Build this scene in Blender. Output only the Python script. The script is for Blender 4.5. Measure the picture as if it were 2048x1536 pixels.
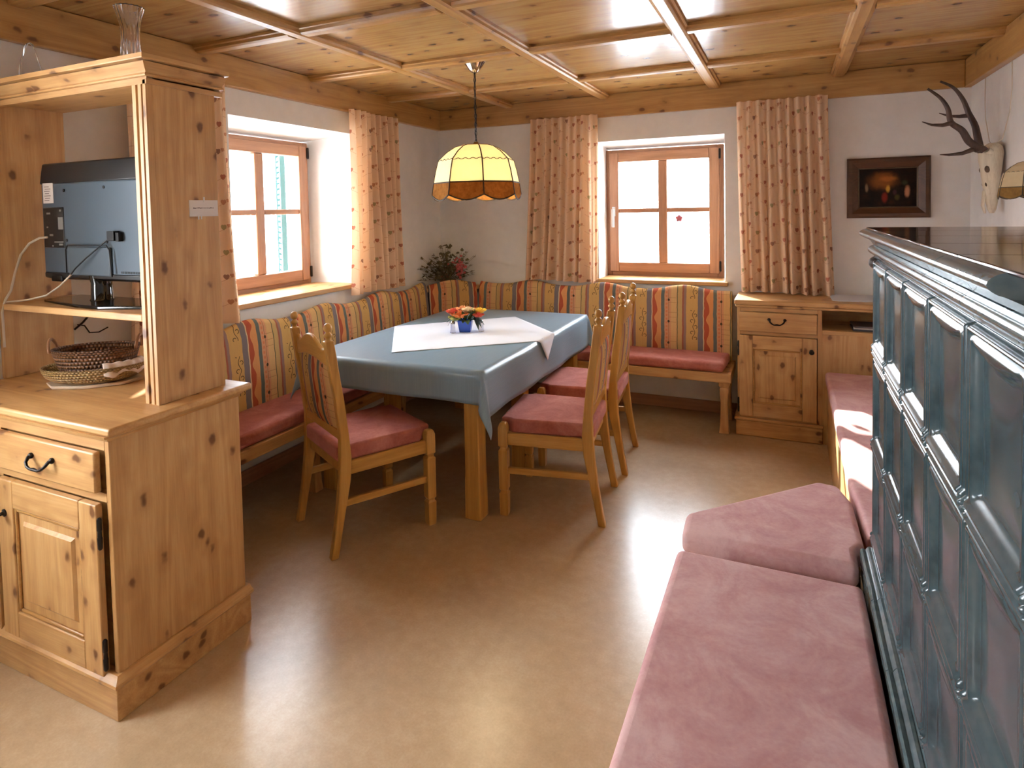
import bpy, bmesh, math, random
from mathutils import Vector, Matrix
random.seed(7)
PI = math.pi
for o in list(bpy.data.objects): bpy.data.objects.remove(o)
scene = bpy.context.scene
COL = scene.collection

# ------------------------------------------------------------------ camera
cam_d = bpy.data.cameras.new('camera'); cam = bpy.data.objects.new('camera', cam_d); COL.objects.link(cam)
CYAW, CPIT, CROL, CF, CSX, CSY = 0.4266, -0.0408, -0.0203, 1223.33, -4.40, -298.88
fw = Vector((-math.sin(CYAW), math.cos(CYAW), 0)); rt = Vector((math.cos(CYAW), math.sin(CYAW), 0)); up = Vector((0, 0, 1))
fw, up = math.cos(CPIT)*fw+math.sin(CPIT)*up, -math.sin(CPIT)*fw+math.cos(CPIT)*up
rt, up = math.cos(CROL)*rt+math.sin(CROL)*up, -math.sin(CROL)*rt+math.cos(CROL)*up
cam.matrix_world = Matrix(((rt.x, up.x, -fw.x, 2.8458), (rt.y, up.y, -fw.y, -4.7572), (rt.z, up.z, -fw.z, 1.55), (0, 0, 0, 1)))
cam_d.sensor_fit = 'HORIZONTAL'; cam_d.sensor_width = 36.0
cam_d.lens = CF/2048*36.0
cam_d.shift_x = -CSX/2048; cam_d.shift_y = CSY/2048
cam_d.clip_start = 0.02
scene.camera = cam

# ------------------------------------------------------------------ light
W = bpy.data.worlds.new('world'); scene.world = W; W.use_nodes = True
bg = W.node_tree.nodes['Background']; bg.inputs[0].default_value = (0.86, 0.93, 1.0, 1); bg.inputs[1].default_value = 26.0
sun_d = bpy.data.lights.new('sun', 'SUN'); sun_d.energy = 28.0; sun_d.angle = math.radians(0.6); sun_d.color = (1.0, 0.93, 0.82)
sun = bpy.data.objects.new('sun', sun_d); COL.objects.link(sun); sun.location = (-4, 6, 6)
sun.rotation_euler = Vector((0.63, -1.0, -0.55)).to_track_quat('-Z', 'Y').to_euler()
vs = scene.view_settings
scene.display_settings.display_device = 'sRGB'
vs.view_transform = 'Standard'; vs.look = 'None'; vs.exposure = 0.32; vs.gamma = 1.0; vs.use_curve_mapping = False

# ------------------------------------------------------------------ node helpers
def lin(c):
    return tuple(((x/255)/12.92 if x/255 <= 0.04045 else ((x/255+0.055)/1.055)**2.4) for x in c)+(1.0,)
class NT:
    def __init__(s, name):
        s.m = bpy.data.materials.new(name); s.m.use_nodes = True
        s.t = s.m.node_tree; s.t.nodes.clear()
        s.out = s.n('ShaderNodeOutputMaterial')
    def n(s, typ, **kw):
        nd = s.t.nodes.new(typ)
        for k, v in kw.items(): setattr(nd, k, v)
        return nd
    def put(s, sock, v):
        if isinstance(v, E): s.t.links.new(v.s, sock)
        elif isinstance(v, bpy.types.NodeSocket): s.t.links.new(v, sock)
        else: sock.default_value = v
    def math(s, op, a, b=None, c=None):
        nd = s.n('ShaderNodeMath', operation=op)
        s.put(nd.inputs[0], a)
        if b is not None: s.put(nd.inputs[1], b)
        if c is not None: s.put(nd.inputs[2], c)
        return E(s, nd.outputs[0])
    def vec(s, x, y, z):
        nd = s.n('ShaderNodeCombineXYZ')
        for i, v in enumerate((x, y, z)): s.put(nd.inputs[i], v)
        return nd.outputs[0]
    def mix(s, f, a, b, blend='MIX'):
        nd = s.n('ShaderNodeMix', data_type='RGBA', blend_type=blend)
        s.put(nd.inputs[0], f); s.put(nd.inputs[6], a); s.put(nd.inputs[7], b)
        return nd.outputs[2]
    def noise(s, v, scale=5, detail=2, rough=.5, dist=0, col=False):
        nd = s.n('ShaderNodeTexNoise'); s.put(nd.inputs['Vector'], v)
        nd.inputs['Scale'].default_value = scale; nd.inputs['Detail'].default_value = detail
        nd.inputs['Roughness'].default_value = rough; nd.inputs['Distortion'].default_value = dist
        return nd.outputs['Color'] if col else E(s, nd.outputs['Fac'])
    def ramp(s, f, els, mode='LINEAR'):
        nd = s.n('ShaderNodeValToRGB'); cr = nd.color_ramp; cr.interpolation = mode
        s.put(nd.inputs[0], f)
        while len(cr.elements) < len(els): cr.elements.new(0.5)
        for e, (p, c) in zip(cr.elements, els): e.position = p; e.color = c
        return nd.outputs[0]
    def obj(s):
        nd = s.n('ShaderNodeTexCoord'); return nd.outputs['Object']
    def uv(s):
        nd = s.n('ShaderNodeTexCoord'); sp = s.n('ShaderNodeSeparateXYZ'); s.t.links.new(nd.outputs['UV'], sp.inputs[0])
        return E(s, sp.outputs[0]), E(s, sp.outputs[1])
    def sep(s, v):
        sp = s.n('ShaderNodeSeparateXYZ'); s.t.links.new(v, sp.inputs[0])
        return E(s, sp.outputs[0]), E(s, sp.outputs[1]), E(s, sp.outputs[2])
    def scale(s, v, sc):
        nd = s.n('ShaderNodeMapping'); s.t.links.new(v, nd.inputs[0]); nd.inputs['Scale'].default_value = sc
        return nd.outputs[0]
    def smooth(s, x, a, b):
        nd = s.n('ShaderNodeMapRange', interpolation_type='SMOOTHSTEP'); s.put(nd.inputs[0], x)
        nd.inputs[1].default_value = a; nd.inputs[2].default_value = b
        nd.inputs[3].default_value = 0; nd.inputs[4].default_value = 1
        return E(s, nd.outputs[0])
    def bump(s, h, strength=.2, dist=.01):
        nd = s.n('ShaderNodeBump'); s.put(nd.inputs['Height'], h)
        nd.inputs['Strength'].default_value = strength; nd.inputs['Distance'].default_value = dist
        return nd.outputs[0]
    def bsdf(s, col, rough=.5, metal=0, normal=None, spec=.5, **kw):
        b = s.n('ShaderNodeBsdfPrincipled'); s.put(b.inputs['Base Color'], col); s.put(b.inputs['Roughness'], rough)
        b.inputs['Metallic'].default_value = metal; b.inputs['Specular IOR Level'].default_value = spec
        if normal is not None: s.t.links.new(normal, b.inputs['Normal'])
        for k, v in kw.items(): s.put(b.inputs[k.replace('_', ' ')], v)
        s.t.links.new(b.outputs[0], s.out.inputs[0])
        return b
class E:
    def __init__(s, nt, sock): s.nt = nt; s.s = sock
    def __add__(s, o): return s.nt.math('ADD', s, o)
    def __radd__(s, o): return s.nt.math('ADD', o, s)
    def __sub__(s, o): return s.nt.math('SUBTRACT', s, o)
    def __rsub__(s, o): return s.nt.math('SUBTRACT', o, s)
    def __mul__(s, o): return s.nt.math('MULTIPLY', s, o)
    def __rmul__(s, o): return s.nt.math('MULTIPLY', o, s)
    def __truediv__(s, o): return s.nt.math('DIVIDE', s, o)
    def __lt__(s, o): return s.nt.math('LESS_THAN', s, o)
    def __gt__(s, o): return s.nt.math('GREATER_THAN', s, o)
    def abs(s): return s.nt.math('ABSOLUTE', s)
    def sin(s): return s.nt.math('SINE', s)
    def fract(s): return s.nt.math('FRACT', s)
    def floor(s): return s.nt.math('FLOOR', s)
    def sqrt(s): return s.nt.math('SQRT', s)
    def mx(s, o): return s.nt.math('MAXIMUM', s, o)
    def mod(s, o): return s.nt.math('FLOORED_MODULO', s, o)

# ------------------------------------------------------------------ materials
def plain(name, rgb, rough=.5, metal=0, spec=.5, **kw):
    t = NT(name); t.bsdf(lin(rgb), rough, metal, spec=spec, **kw); return t.m
def pine(name, axis, light, mid, dark, rough=.42, knots=12.5, plank=None, kr=.018, spec=.5):
    """knotty pine with the grain along axis; plank=(axis index, width) varies the tone board by board"""
    t = NT(name); o = t.obj(); X = t.sep(o)
    sc = [1.0, 1.0, 1.0]; sc['xyz'.index(axis)] = 0.055
    shift = None
    if plank:
        pid = (X[plank[0]]/plank[1]).floor()
        wn = t.n('ShaderNodeTexWhiteNoise', noise_dimensions='1D'); t.put(wn.inputs['W'], pid)
        shift = E(t, wn.outputs['Value'])
    base = t.scale(o, sc)
    if shift is not None:
        vm = t.n('ShaderNodeVectorMath', operation='ADD'); t.t.links.new(base, vm.inputs[0])
        t.t.links.new(t.vec(shift*3.0, shift*5.0, shift*2.0), vm.inputs[1]); base = vm.outputs[0]
    low = t.noise(base, 5.0, 2, .5, .3)
    rings = ((low*11.0).fract() - 0.5).abs()*2.0
    fine = t.noise(base, 160, 2, .6)
    wide = t.noise(o, 2.2, 2)
    g = rings*0.26 + fine*0.50 + wide*0.34
    col = t.ramp(g, [(.12, lin(light)), (.5, lin(mid)), (.95, lin(dark))])
    if shift is not None:
        col = t.mix(t.smooth(shift, 0, 1)*0.45, col, lin(mid), 'MULTIPLY') if False else t.mix(shift*0.28, col, lin(dark))
    if knots:
        ks = [1.0, 1.0, 1.0]; ks['xyz'.index(axis)] = .62
        vo = t.n('ShaderNodeTexVoronoi', feature='F1', voronoi_dimensions='3D'); vo.inputs['Scale'].default_value = knots
        wob = t.n('ShaderNodeVectorMath', operation='MULTIPLY_ADD')
        t.t.links.new(t.noise(o, 22, 2, col=True), wob.inputs[0]); wob.inputs[1].default_value = (.022,)*3
        t.t.links.new(t.scale(o, ks), wob.inputs[2])
        t.t.links.new(wob.outputs[0], vo.inputs['Vector'])
        d = E(t, vo.outputs['Distance'])
        r = kr*knots
        core = 1.0 - t.smooth(d, r*.45, r)
        halo = 1.0 - t.smooth(d, r*.7, r*2.4)
        col = t.mix(halo*0.45, col, lin(dark)); col = t.mix(core*0.85, col, lin((96, 52, 24)))
    bmp = t.bump(fine, .12, .002)
    t.bsdf(col, rough, normal=bmp, spec=spec); return t.m
PL, PM, PD = (214, 176, 124), (200, 154, 98), (168, 118, 68)
M = {}
for a in 'xyz': M['pine_'+a] = pine('knotty_pine_'+a, a, PL, PM, PD)
CL, CM, CD = (210, 164, 92), (194, 144, 70), (160, 110, 48)
for a in 'xyz': M['oak_'+a] = pine('honey_beech_'+a, a, CL, CM, CD, .33, knots=0)
M['win_x'] = pine('window_wood_x', 'x', (190, 142, 106), (172, 122, 88), (138, 92, 62), .4, knots=0)
M['win_z'] = pine('window_wood_z', 'z', (190, 142, 106), (172, 122, 88), (138, 92, 62), .4, knots=0)
M['win_y'] = pine('window_wood_y', 'y', (190, 142, 106), (172, 122, 88), (138, 92, 62), .4, knots=0)
M['ceil'] = pine('ceiling_pine', 'x', (192, 156, 98), (176, 134, 76), (142, 98, 52), .23, knots=10.0, plank=(1, .21), kr=.02)
M['beam_x'] = pine('beam_pine_x', 'x', (198, 154, 92), (182, 134, 74), (152, 102, 52), .36, knots=10.0)
M['beam_y'] = pine('beam_pine_y', 'y', (198, 154, 92), (182, 134, 74), (152, 102, 52), .36, knots=10.0)

def wall_mat():
    t = NT('white_plaster'); o = t.obj(); n = t.noise(o, 9, 4, .6)
    t.bsdf(t.ramp(n, [(.3, lin((232, 231, 229))), (.7, lin((239, 238, 236)))]), .85, normal=t.bump(t.noise(o, 40, 3), .12, .004), spec=.2); return t.m
M['wall'] = wall_mat()
def floor_mat():
    t = NT('tan_linoleum'); o = t.obj()
    a = t.noise(o, 3.0, 3); b = t.noise(o, 120, 3, .7); c = t.noise(o, 24, 3, .6)
    f = a*0.45 + b*0.3 + c*0.25
    col = t.ramp(f, [(.25, lin((172, 145, 111))), (.5, lin((191, 164, 130))), (.75, lin((209, 186, 154)))])
    t.bsdf(col, .27, spec=.95); return t.m
M['floor'] = floor_mat()
def velvet(name, a, b, c):
    t = NT(name); o = t.obj(); n = t.noise(o, 5.5, 5, .65, .6); f = t.noise(o, 90, 2)
    col = t.ramp(n*0.85 + f*0.15, [(.36, lin(a)), (.5, lin(b)), (.63, lin(c))])
    t.bsdf(col, .8, normal=t.bump(t.noise(o, 160, 2), .25, .002), spec=.2, Sheen_Weight=.35, Sheen_Roughness=.4, Sheen_Tint=lin((240, 190, 190))); return t.m
M['velvet'] = velvet('pink_velvet', (192, 140, 140), (206, 160, 158), (218, 180, 177))
M['velvet_red'] = velvet('salmon_velvet', (160, 88, 78), (178, 106, 94), (192, 126, 114))

def stripes():
    t = NT('striped_upholstery'); u, v = t.uv(); P = .375
    wob = t.noise(t.vec(u*4.0, v*14.0, 0.0), 1.0, 2)
    uu = u + (wob-0.5)*0.012
    x = (uu/P).fract()
    Y, MG, CR, RD, OR, TG, SA, TA, DG, KH, RB, MV = [lin(c) for c in ((214, 172, 106), (126, 120, 126), (224, 196, 154), (182, 84, 60), (222, 154, 98), (102, 114, 112), (216, 158, 118), (222, 180, 124), (92, 96, 72), (204, 170, 112), (168, 98, 80), (154, 126, 120))]
    col = t.ramp(x, [(0, Y), (.22, MG), (.32, CR), (.34, OR), (.51, TG), (.575, SA), (.70, TA), (.82, DG), (.835, KH), (.92, RB), (.95, MV)], 'CONSTANT')
    # red wave on the orange stripe
    edge = (v*(2*PI/.15)).sin()*0.028 + (v*(2*PI/.083)+1.0).sin()*0.008 + (u*40.0).sin()*0.004 + 0.415
    red = (x < edge)*(x > 0.34)
    col = t.mix(red, col, RD)
    # dashes and ladder rungs
    dash = ((x-0.62).abs() < 0.018)*((v/.028).fract() < 0.55)
    col = t.mix(dash*0.55, col, lin((216, 110, 62)))
    rung = (x > 0.655)*(x < 0.81)*((v/.036).fract() < 0.09)*(t.noise(t.vec(u*0.0, v*9.0, (u/P).floor()), 1.0, 0) > 0.48)
    col = t.mix(rung*0.45, col, lin((130, 80, 50)))
    # ink dots
    dx = (x-0.66)*P; dv = ((v+0.03)/.16).fract()*.16-0.08
    r = (dx*dx + dv*dv*0.6).sqrt()
    col = t.mix((r < 0.0075), col, lin((40, 38, 34)))
    col = t.mix((dx.abs() < 0.0012), col, lin((90, 78, 58)))
    # curling vine on the yellow stripe
    vx = (x-0.145)*P
    stem = (vx - (v*(2*PI/.085)).sin()*0.007).abs() < 0.0022
    cell = (v/.0425).floor(); side = cell.mod(2.0)*2.0 - 1.0
    cx = vx - side*0.013; cy = ((v/.0425).fract()-0.5)*.0425
    rr = (cx*cx + cy*cy).sqrt()
    curl = ((rr-0.0105).abs() < 0.0022)*((cx*side + cy*0.6) > -0.006)
    gap = ((v/.30 + 0.12).fract() < 0.72)
    col = t.mix(stem.mx(curl)*gap*0.9, col, lin((56, 56, 40)))
    # thin dark seams between stripes
    th = t.noise(t.vec(u*220.0, v*5.0, 0.0), 1.0, 2)
    col = t.mix((th-0.45)*0.5, col, lin((150, 110, 70)))
    col = t.mix(t.noise(t.vec(u*300.0, v*300.0, 0.0), 1.0, 1)*0.25, col, lin((120, 92, 62)))
    t.bsdf(col, .85, normal=t.bump(t.noise(t.vec(u*500.0, v*500.0, 0.0), 1.0, 1), .2, .002), spec=.15); return t.m
M['stripes'] = stripes()

def curtain_mat():
    t = NT('printed_curtain'); u, v = t.uv()
    CW, CH, R = .105, .135, .0135
    row = (v/CH).floor()
    cu = u/CW
    cid = cu.floor()
    v0 = v; wc = t.n('ShaderNodeTexWhiteNoise', noise_dimensions='1D'); t.put(wc.inputs['W'], cid); v = v + E(t, wc.outputs['Value'])*CH; row = (v/CH).floor()
    wn = t.n('ShaderNodeTexWhiteNoise', noise_dimensions='2D'); t.t.links.new(t.vec(cid, row, 0.0), wn.inputs['Vector'])
    rnd = E(t, wn.outputs['Value'])
    X = (cu.fract()-0.5)*(CW/R) + (rnd-0.5)*2.0; Y = ((v/CH).fract()-0.45)*(CH/R) + (rnd*7.0).fract() - 0.5
    q = X*X + Y*Y - 1.0
    heart = (q*q*q - X*X*Y*Y*Y) < 0.0
    base = t.mix(t.noise(t.vec(u*14.0, v*3.0, 0.0), 1.0, 3), lin((238, 202, 166)), lin((246, 220, 190)))
    hc = t.ramp(rnd, [(0, lin((176, 82, 62))), (.45, lin((190, 116, 76))), (.68, lin((158, 144, 94))), (.88, lin((140, 86, 70)))], 'CONSTANT')
    # second small heart beside the first
    X2 = (X-2.0)*1.5; Y2 = (Y-0.7)*1.5; q2 = X2*X2 + Y2*Y2 - 1.0
    h2 = ((q2*q2*q2 - X2*X2*Y2*Y2*Y2) < 0.0)*(rnd > 0.4)
    vine = ((v/CH + (u*31.0).sin()*0.12 + 0.15).fract() - 0.5).abs() < 0.014
    col = t.mix(vine*0.45, base, lin((190, 130, 78)))
    col = t.mix(h2*0.75, col, lin((196, 124, 84))); col = t.mix(heart*0.8, col, hc)
    d = t.n('ShaderNodeBsdfDiffuse'); t.put(d.inputs[0], col); tr = t.n('ShaderNodeBsdfTranslucent'); t.put(tr.inputs[0], col)
    mx = t.n('ShaderNodeMixShader'); mx.inputs[0].default_value = .32
    t.t.links.new(d.outputs[0], mx.inputs[1]); t.t.links.new(tr.outputs[0], mx.inputs[2]); t.t.links.new(mx.outputs[0], t.out.inputs[0]); return t.m
M['curtain'] = curtain_mat()

def cloth(name, rgb, rgb2, rough, sx=260.0, sy=6.0, bump=.15):
    t = NT(name); u, v = t.uv(); n = t.noise(t.vec(u*sx, v*sy, 0.0), 1.0, 3, .6)
    n2 = t.noise(t.vec(u*7.0, v*2.0, 0.0), 1.0, 3, .6)
    t.bsdf(t.mix(n*0.7+n2*0.3, lin(rgb), lin(rgb2)), rough, normal=t.bump(n, bump, .002), spec=.5); return t.m
M['tablecloth'] = cloth('steel_blue_satin', (108, 134, 152), (142, 168, 186), .30)
M['runner'] = cloth('white_linen', (212, 217, 230), (228, 232, 242), .8, 500, 500)

def glaze(name, a, b, c, rough):
    t = NT(name); o = t.obj(); n = t.noise(o, 7, 4, .6, .4); n2 = t.noise(o, 60, 2)
    col = t.ramp(n*0.8 + n2*0.2, [(.35, lin(a)), (.5, lin(b)), (.68, lin(c))])
    t.bsdf(col, rough, normal=t.bump(t.noise(o, 10, 1), .03, .003), spec=.55); return t.m
M['glaze'] = glaze('dark_green_glaze', (46, 61, 65), (59, 76, 80), (76, 86, 88), .2)
M['glaze_edge'] = glaze('green_glaze_window_sheen', (70, 86, 90), (92, 108, 112), (120, 128, 128), .14)  # lighter than dark_green_glaze: window reflection on the edge tiles put into the colour
M['glaze_top'] = glaze('dark_brown_glaze', (34, 22, 20), (44, 28, 26), (56, 38, 34), .1)
M['grout'] = plain('dark_grout', (58, 56, 52), .8)

def glass(name, tint=(1, 1, 1), gl=.08):
    t = NT(name); tr = t.n('ShaderNodeBsdfTransparent'); tr.inputs[0].default_value = tint+(1,)
    g = t.n('ShaderNodeBsdfGlossy'); g.inputs['Roughness'].default_value = .02; g.inputs[0].default_value = (1, 1, 1, 1)
    lw = t.n('ShaderNodeLayerWeight'); f1 = E(t, lw.outputs['Facing']); f2 = f1*f1
    mx = t.n('ShaderNodeMixShader'); t.t.links.new((f2*f2*f1*0.7+0.03).s, mx.inputs[0])
    t.t.links.new(tr.outputs[0], mx.inputs[1]); t.t.links.new(g.outputs[0], mx.inputs[2]); t.t.links.new(mx.outputs[0], t.out.inputs[0]); return t.m
M['pane'] = glass('window_glass', (.97, .99, 1.0))
def crystal():
    t = NT('cut_crystal'); t.bsdf((.96, .97, 1, 1), .03, spec=.5, Transmission_Weight=1.0, IOR=1.5); return t.m
M['crystal'] = crystal()
M['iron'] = plain('dark_iron', (46, 42, 40), .35, .8)
M['chrome'] = plain('chrome', (200, 200, 205), .12, 1.0)
M['brass'] = plain('brass', (150, 112, 60), .3, .9)
M['black'] = plain('black_plastic', (20, 20, 22), .32)
M['black_gloss'] = plain('black_gloss', (10, 10, 12), .06)
M['tvgrey'] = plain('blue_grey_plastic', (72, 86, 98), .34)
M['white_pl'] = plain('white_plastic', (226, 226, 224), .4)
M['cream'] = plain('cream_cable', (205, 190, 168), .5)
M['paper'] = plain('paper', (228, 222, 220), .8)
M['ink'] = plain('grey_ink', (120, 108, 108), .9)
M['darkwood'] = pine('dark_walnut_frame', 'x', (104, 66, 40), (86, 52, 30), (60, 34, 20), .3, knots=0)
M['snow'] = plain('snow', (240, 244, 250), .9)
M['shutter'] = plain('green_shutter', (22, 62, 60), .6)
M['bone'] = pine('bleached_bone', 'z', (236, 228, 208), (224, 212, 188), (186, 168, 138), .6, knots=0)
M['antler'] = pine('brown_antler', 'z', (104, 80, 64), (72, 52, 42), (44, 32, 26), .55, knots=0)
M['socket'] = plain('socket_shade_bone', (96, 80, 62), .9)  # dark tone puts the shade of the hollow eye sockets into the colour
M['blue_pot'] = plain('cobalt_ceramic', (38, 84, 186), .3)

# ------------------------------------------------------------------ mesh helpers
def off(p):
    v = Vector((0, 0, 0))
    while p is not None: v += p.location; p = p.parent
    return v
class MB:
    def __init__(s): s.v = []; s.f = []; s.uv = {}; s.mk = []
    def mat(s, i): s.mk.append((len(s.f), i)); return s
    def box(s, x0, x1, y0, y1, z0, z1):
        b = len(s.v)
        s.v += [(x0, y0, z0), (x1, y0, z0), (x1, y1, z0), (x0, y1, z0), (x0, y0, z1), (x1, y0, z1), (x1, y1, z1), (x0, y1, z1)]
        s.f += [tuple(b+i for i in q) for q in ((0, 3, 2, 1), (4, 5, 6, 7), (0, 1, 5, 4), (1, 2, 6, 5), (2, 3, 7, 6), (3, 0, 4, 7))]
        return s
    def prism(s, poly, axis, a, b):
        """extrude a 2-D polygon: axis x -> poly is (y,z); y -> (x,z); z -> (x,y)"""
        k = len(s.v); n = len(poly)
        def P(p, h): return (h, p[0], p[1]) if axis == 'x' else (p[0], h, p[1]) if axis == 'y' else (p[0], p[1], h)
        s.v += [P(p, a) for p in poly] + [P(p, b) for p in poly]
        s.f.append(tuple(k+i for i in range(n))); s.f.append(tuple(k+n+n-1-i for i in range(n)))
        for i in range(n): j = (i+1) % n; s.f.append((k+i, k+j, k+n+j, k+n+i))
        return s
    def loft(s, rings, cap=True, closed=True):
        k = len(s.v); n = len(rings[0])
        for r in rings: s.v += [tuple(p) for p in r]
        for a in range(len(rings)-1):
            for i in range(n if closed else n-1):
                j = (i+1) % n; s.f.append((k+a*n+i, k+a*n+j, k+(a+1)*n+j, k+(a+1)*n+i))
        if cap and closed:
            s.f.append(tuple(k+n-1-i for i in range(n))); e = k+(len(rings)-1)*n; s.f.append(tuple(e+i for i in range(n)))
        return s
    def rects(s, L):
        """stack of horizontal rectangles (cx, cy, z, half x, half y)"""
        return s.loft([[(x-a, y-b, z), (x+a, y-b, z), (x+a, y+b, z), (x-a, y+b, z)] for x, y, z, a, b in L])
    def lathe(s, prof, c=(0, 0, 0), n=24, axis='z', cap=True, fn=None):
        rings = []
        for r, h in prof:
            ring = []
            for i in range(n):
                a = 2*PI*i/n; q = r*(fn(a, h) if fn else 1)
                x, y = q*math.cos(a), q*math.sin(a)
                ring.append({'z': (c[0]+x, c[1]+y, c[2]+h), 'y': (c[0]+x, c[1]+h, c[2]-y), 'x': (c[0]+h, c[1]+x, c[2]+y)}[axis])
            rings.append(ring)
        return s.loft(rings, cap)
    def tube(s, pts, r, n=8, cap=True, closed=False):
        pts = [Vector(p) for p in pts]; m = len(pts); rings = []
        nrm = None
        for i, p in enumerate(pts):
            t = (pts[(i+1) % m]-pts[i-1]) if closed else (pts[min(i+1, m-1)]-pts[max(i-1, 0)])
            t.normalize()
            if nrm is None:
                nrm = t.cross(Vector((0, 0, 1)))
                if nrm.length < 1e-3: nrm = t.cross(Vector((1, 0, 0)))
            nrm = (nrm - t*nrm.dot(t)).normalized(); bn = t.cross(nrm)
            rr = r[i] if isinstance(r, (list, tuple)) else r
            rings.append([tuple(p+nrm*rr*math.cos(2*PI*k/n)+bn*rr*math.sin(2*PI*k/n)) for k in range(n)])
        if closed: rings.append(rings[0])
        return s.loft(rings, cap and not closed)
    def grid(s, fn, nu, nv, uvfn=None):
        k = len(s.v)
        for i in range(nu+1):
            for j in range(nv+1):
                s.v.append(tuple(fn(i/nu, j/nv)))
                if uvfn: s.uv[len(s.v)-1] = uvfn(i/nu, j/nv)
        for i in range(nu):
            for j in range(nv):
                a = k+i*(nv+1)+j; s.f.append((a, a+nv+1, a+nv+2, a+1))
        return s
    def sphere(s, c, rx, ry, rz, nu=12, nv=8):
        rings = []
        for j in range(1, nv):
            t = PI*j/nv
            rings.append([(c[0]+rx*math.sin(t)*math.cos(2*PI*i/nu), c[1]+ry*math.sin(t)*math.sin(2*PI*i/nu), c[2]-rz*math.cos(t)) for i in range(nu)])
        return s.loft(rings)
    def split(s, name, mat, parent=None, **kw):
        """one object per separate piece"""
        par = list(range(len(s.v)))
        def fd(a):
            while par[a] != a: par[a] = par[par[a]]; a = par[a]
            return a
        for f in s.f:
            for q in f[1:]: par[fd(f[0])] = fd(q)
        gr = {}
        for f in s.f: gr.setdefault(fd(f[0]), []).append(f)
        out = []
        for fs in gr.values():
            ids = sorted({i for f in fs for i in f}); mp = {a: b for b, a in enumerate(ids)}
            m = MB(); m.v = [s.v[i] for i in ids]; m.f = [tuple(mp[i] for i in f) for f in fs]; m.uv = {mp[i]: s.uv[i] for i in ids if i in s.uv}
            out.append(m.build(name, mat, parent, **kw))
        return out
    def build(s, name, mat, parent=None, loc=None, bevel=0, seg=2, smooth=None, recalc=True, solid=0, subd=0):
        o_ = Vector(loc) if loc is not None else Vector((0, 0, 0))
        base = off(parent) if parent is not None else Vector((0, 0, 0))
        me = bpy.data.meshes.new(name)
        me.from_pydata([tuple(Vector(v)-base-o_) for v in s.v], [], s.f)
        if recalc:
            bm = bmesh.new(); bm.from_mesh(me); bmesh.ops.recalc_face_normals(bm, faces=bm.faces); bm.to_mesh(me); bm.free()
        if s.uv:
            uvl = me.uv_layers.new(name='UVMap')
            for l in me.loops: uvl.data[l.index].uv = s.uv.get(l.vertex_index, (0, 0))
        for q in (mat if isinstance(mat, (list, tuple)) else [mat]): me.materials.append(q)
        for a, b in s.mk:
            for pg in list(me.polygons)[a:]: pg.material_index = b
        if smooth is not None or bevel:
            me.shade_smooth(); me.set_sharp_from_angle(angle=math.radians(smooth if smooth is not None else 35))
        o = bpy.data.objects.new(name, me); COL.objects.link(o)
        if parent is not None: o.parent = parent
        o.location = o_
        if solid:
            md = o.modifiers.new('solid', 'SOLIDIFY'); md.thickness = solid; md.offset = 0
        if bevel:
            md = o.modifiers.new('bevel', 'BEVEL'); md.width = bevel; md.segments = seg; md.limit_method = 'ANGLE'; md.angle_limit = math.radians(40); md.harden_normals = False
        if subd:
            md = o.modifiers.new('sub', 'SUBSURF'); md.levels = subd; md.render_levels = subd
        return o
def tag(o, label=None, cat=None, group=None, kind=None):
    if label: o['label'] = label
    if cat: o['category'] = cat
    if group: o['group'] = group
    if kind: o['kind'] = kind
    return o
def thing(name, loc, label, cat, group=None, kind=None):
    o = bpy.data.objects.new(name, None); COL.objects.link(o); o.location = loc; o.empty_display_size = .05
    return tag(o, label, cat, group, kind)
def struct(o, label=None): return tag(o, label, None, None, 'structure')
def copy_tree(o, parent=None):
    c = o.copy(); COL.objects.link(c)
    if parent is not None: c.parent = parent
    for ch in [q for q in bpy.data.objects if q.parent == o]: copy_tree(ch, c)
    return c
def arc(c, r, a0, a1, n): return [(c[0]+r*math.cos(a0+(a1-a0)*i/n), c[1]+r*math.sin(a0+(a1-a0)*i/n)) for i in range(n+1)]

# ------------------------------------------------------------------ room
RX, RY, RZ = 3.905, -7.2, 2.435
o = MB().box(-.6, RX+.3, RY-.3, .5, -.1, 0).build('floor', M['floor']); struct(o)
def wall_holes(name, axis, p_in, p_out, u0, u1, z0, z1, holes):
    """wall in the plane axis=p_in; holes: inner rect (a,b,c,d) and outer rect, joined by splayed reveals"""
    m = MB()
    def P(u, z, d): return (d, u, z) if axis == 'x' else (u, d, z)
    def face(us, zs, d, hs):
        us = sorted(set(us)); zs = sorted(set(zs))
        for i in range(len(us)-1):
            for j in range(len(zs)-1):
                cu, cz = (us[i]+us[i+1])/2, (zs[j]+zs[j+1])/2
                if any(h[0] < cu < h[1] and h[2] < cz < h[3] for h in hs): continue
                b = len(m.v); m.v += [P(us[i], zs[j], d), P(us[i+1], zs[j], d), P(us[i+1], zs[j+1], d), P(us[i], zs[j+1], d)]; m.f.append((b, b+1, b+2, b+3))
    for d, k in ((p_in, 0), (p_out, 1)):
        hs = [h[k] for h in holes]
        face([u0, u1]+[h[0] for h in hs]+[h[1] for h in hs], [z0, z1]+[h[2] for h in hs]+[h[3] for h in hs], d, hs)
    for hi, ho in holes:
        A = [(hi[0], hi[2]), (hi[1], hi[2]), (hi[1], hi[3]), (hi[0], hi[3])]; B = [(ho[0], ho[2]), (ho[1], ho[2]), (ho[1], ho[3]), (ho[0], ho[3])]
        m.loft([[P(a[0], a[1], p_in) for a in A], [P(a[0], a[1], p_out) for a in B]], cap=False)
    R = [(u0, z0), (u1, z0), (u1, z1), (u0, z1)]
    m.loft([[P(a[0], a[1], p_in) for a in R], [P(a[0], a[1], p_out) for a in R]], cap=False)
    return struct(m.build(name, M['wall'], recalc=False))
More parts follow.
